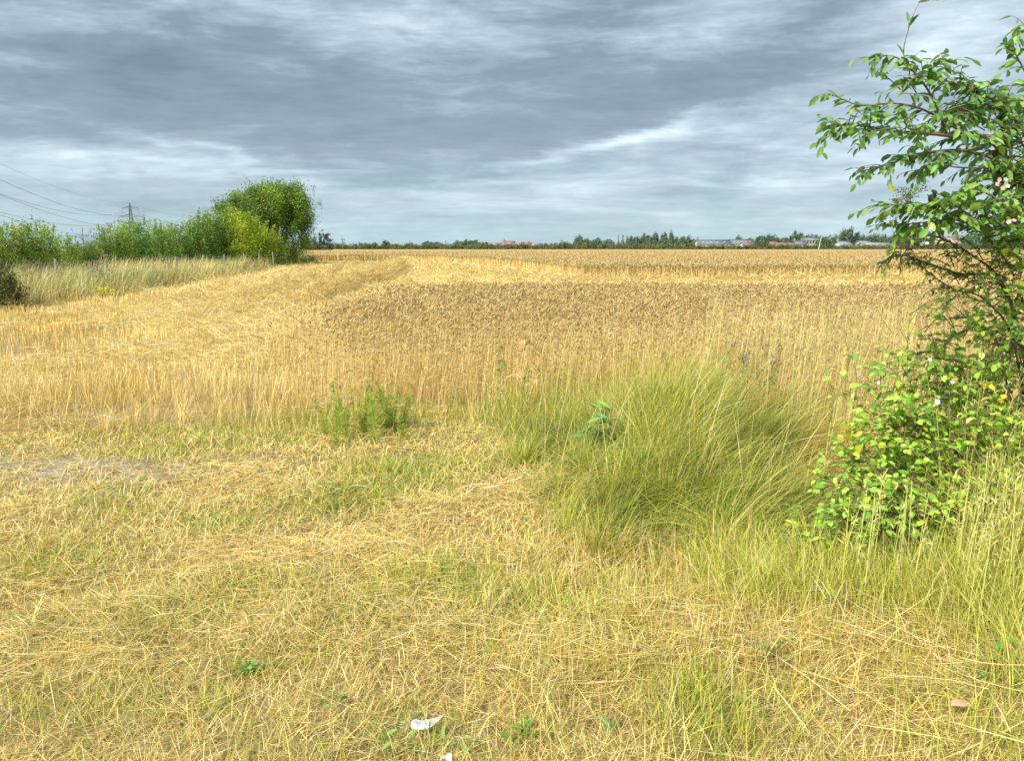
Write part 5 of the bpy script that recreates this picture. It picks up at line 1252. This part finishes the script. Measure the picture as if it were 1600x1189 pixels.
stalk_plant('mugwort', Vector(((1500 - 800) / FPX * 4.9, 4.9, 0)), 12, 1.25, 1.0, [(.40, .38, .08), (.30, .26, .08)], [(.46, .46, .10), (.38, .40, .08)], 'tall wispy yellow green mugwort before the wheat, left of the thorn bush', 'weed', .015, None, 900, [(.44, .46, .07), (.34, .40, .07), (.5, .5, .1)], 7, .06)
stalk_plant('mugwort', Vector(((1432 - 800) / FPX * 5.3, 5.3, 0)), 6, 1.3, .8, [(.40, .38, .10), (.34, .28, .1)], [(.46, .44, .12), (.42, .36, .2)], 'thin leaning mugwort stalks standing left of the taller clump', 'weed', .015, None, 380, [(.42, .45, .08), (.34, .40, .07)], 6, .055)
# dried flower heads above the rose, and the yellowish leaves hanging in the wheat
o = Vector((2.1, 4.0, 0)); root = empty('dried_flower_stalk', o, label='dried pinkish brown flower heads on thin stalks above the rose', cat='plant')
a = Acc(); hd = Acc()
for (px, py) in [(1412, 299), (1424, 305), (1440, 293), (1418, 309), (1406, 314)]:
    c = np.array(at(px, py, 3.75)) - np.array(o); q = curve([(.75 + rng.normal(0, .1), .3, .05), (.4 + rng.normal(0, .08), .2, c[2] * .5), (c[0] * .95, c[1] * .9, c[2] * .9), c], 12)
    tubes(a, q[None], np.linspace(.0016, .0008, 12)[None], np.array([[.34, .24, .18]]), 4); m = 70
    leafcards(hd, c + rng.normal(0, .012, (m, 3)) * np.array([1.4, 1, .8]), np.full(m, .010), pick(m, [(.42, .30, .27), (.34, .24, .2), (.5, .38, .36)]))
a.build('stems', M_bark, root); hd.build('seed_sprays', M_grass, root)

# ================================================================== LITTER
M_pap = build_mat('wrapper_film', (.62, .62, .59), (.80, .80, .77), 9, .35, .3)
M_ink = leaf_mat('ink', 0, .5, .3)
c = gp(667, 1131, .05)
wr = empty('litter_wrapper', (c.x, c.y, c.z), label='crumpled white sweet wrapper with dark lettering lying in the grass at the bottom', cat='litter')
def sheet(fn, nu, nv, th=.0006):
    a = Acc(); u, v = np.meshgrid(np.linspace(0, 1, nu), np.linspace(0, 1, nv)); P = fn(u, v).reshape(-1, 3)
    i = (np.arange(nv - 1) * nu)[:, None] + np.arange(nu - 1)[None, :]; q = np.stack([i, i + 1, i + 1 + nu, i + nu], -1).reshape(-1, 4)
    a.add(P, q=q); a.add(P - np.array([0, -th, th]), q=q[:, ::-1]); return a
px_m = 3.06 / FPX
def f1_(u, v):     # rounded packet end, bowed towards the viewer
    x = (-22 + u * 25) * px_m; zz = (-6.5 + v * 12) * px_m
    cap = np.clip(1 - (u * 2 - 1) ** 6 * .35, 0, 1)
    return np.stack([x, -.010 * np.sin(v * math.pi) * cap + .012 * v + rng.normal(0, .0004, u.shape), zz * cap + .0015 * np.sin(u * 9)], -1)
sheet(f1_, 22, 12).build('packet', M_pap, wr, smooth=True)
def f2_(u, v):     # torn flap twisted up to a point
    x = (1 + u * 21) * px_m; lo = -6 + 16 * u ** 1.25; hi = 4 + 7.5 * u ** .8
    return np.stack([x, .012 * v + .006 * np.sin(u * 3) + .002 * np.sin(u * 14 + v * 5), (lo + (hi - lo) * v) * px_m], -1)
sheet(f2_, 20, 8).build('torn_flap', build_mat('wrapper_inside', (.30, .28, .20), (.56, .52, .40), 14, .5, .4), wr, smooth=True)
txt = bpy.data.curves.new('lettering', 'FONT'); txt.body = "I'MNUTTIJA"; txt.size = 9.0 * px_m * 1.25; txt.extrude = .0002; txt.align_x = 'LEFT'
to = bpy.data.objects.new('lettering', txt); COL.objects.link(to)
dg = bpy.context.evaluated_depsgraph_get(); tm = bpy.data.meshes.new_from_object(to.evaluated_get(dg)); COL.objects.unlink(to); bpy.data.objects.remove(to)
vs = np.array([v_.co[:] for v_ in tm.vertices]); wdt = vs[:, 0].max(); vs[:, 0] *= 21 * px_m / wdt
for v_, c_ in zip(tm.vertices, vs): v_.co = (c_[0] - 20.5 * px_m, -.0165 - c_[2] * .5, c_[1] - 1.2 * px_m)
ca = tm.color_attributes.new('Col', 'FLOAT_COLOR', 'POINT'); ca.data.foreach_set('color', np.tile([.02, .02, .06, 1], len(vs)).astype(np.float32))
tm.materials.clear(); tm.materials.append(M_ink); lo_ = bpy.data.objects.new('lettering', tm); COL.objects.link(lo_); lo_.parent = wr
wr.rotation_euler = (R(-28), 0, 0)
c = gp(697, 1185, .02)
a = sheet(lambda u, v: np.stack([(u - .5) * .035, (v - .5) * .02 + .004 * np.sin(u * 8), .008 * np.sin(u * 5 + v * 4) + .006 * v], -1), 10, 8)
a.build('paper_scrap', M_pap, smooth=True, loc=(0, 0, 0), label='tiny crumpled white paper scrap at the very bottom edge', cat='litter').location = (c.x, c.y, c.z)
c = gp(1500, 1101, .04)
a = sheet(lambda u, v: np.stack([(u - .5) * .075, (v - .5) * .035 * np.sin(u * math.pi) ** .6 + .003 * np.sin(u * 9), .01 * np.sin(u * 3.1) + .006 * (v - .5)], -1), 12, 6)
a.build('dead_leaf', build_mat('dead_leaf_skin', (.50, .24, .12), (.62, .36, .20), 30, .7, .3), smooth=True, loc=(0, 0, 0), label='dry orange brown leaf lying on the straw at the lower right', cat='leaf').location = (c.x, c.y, c.z)
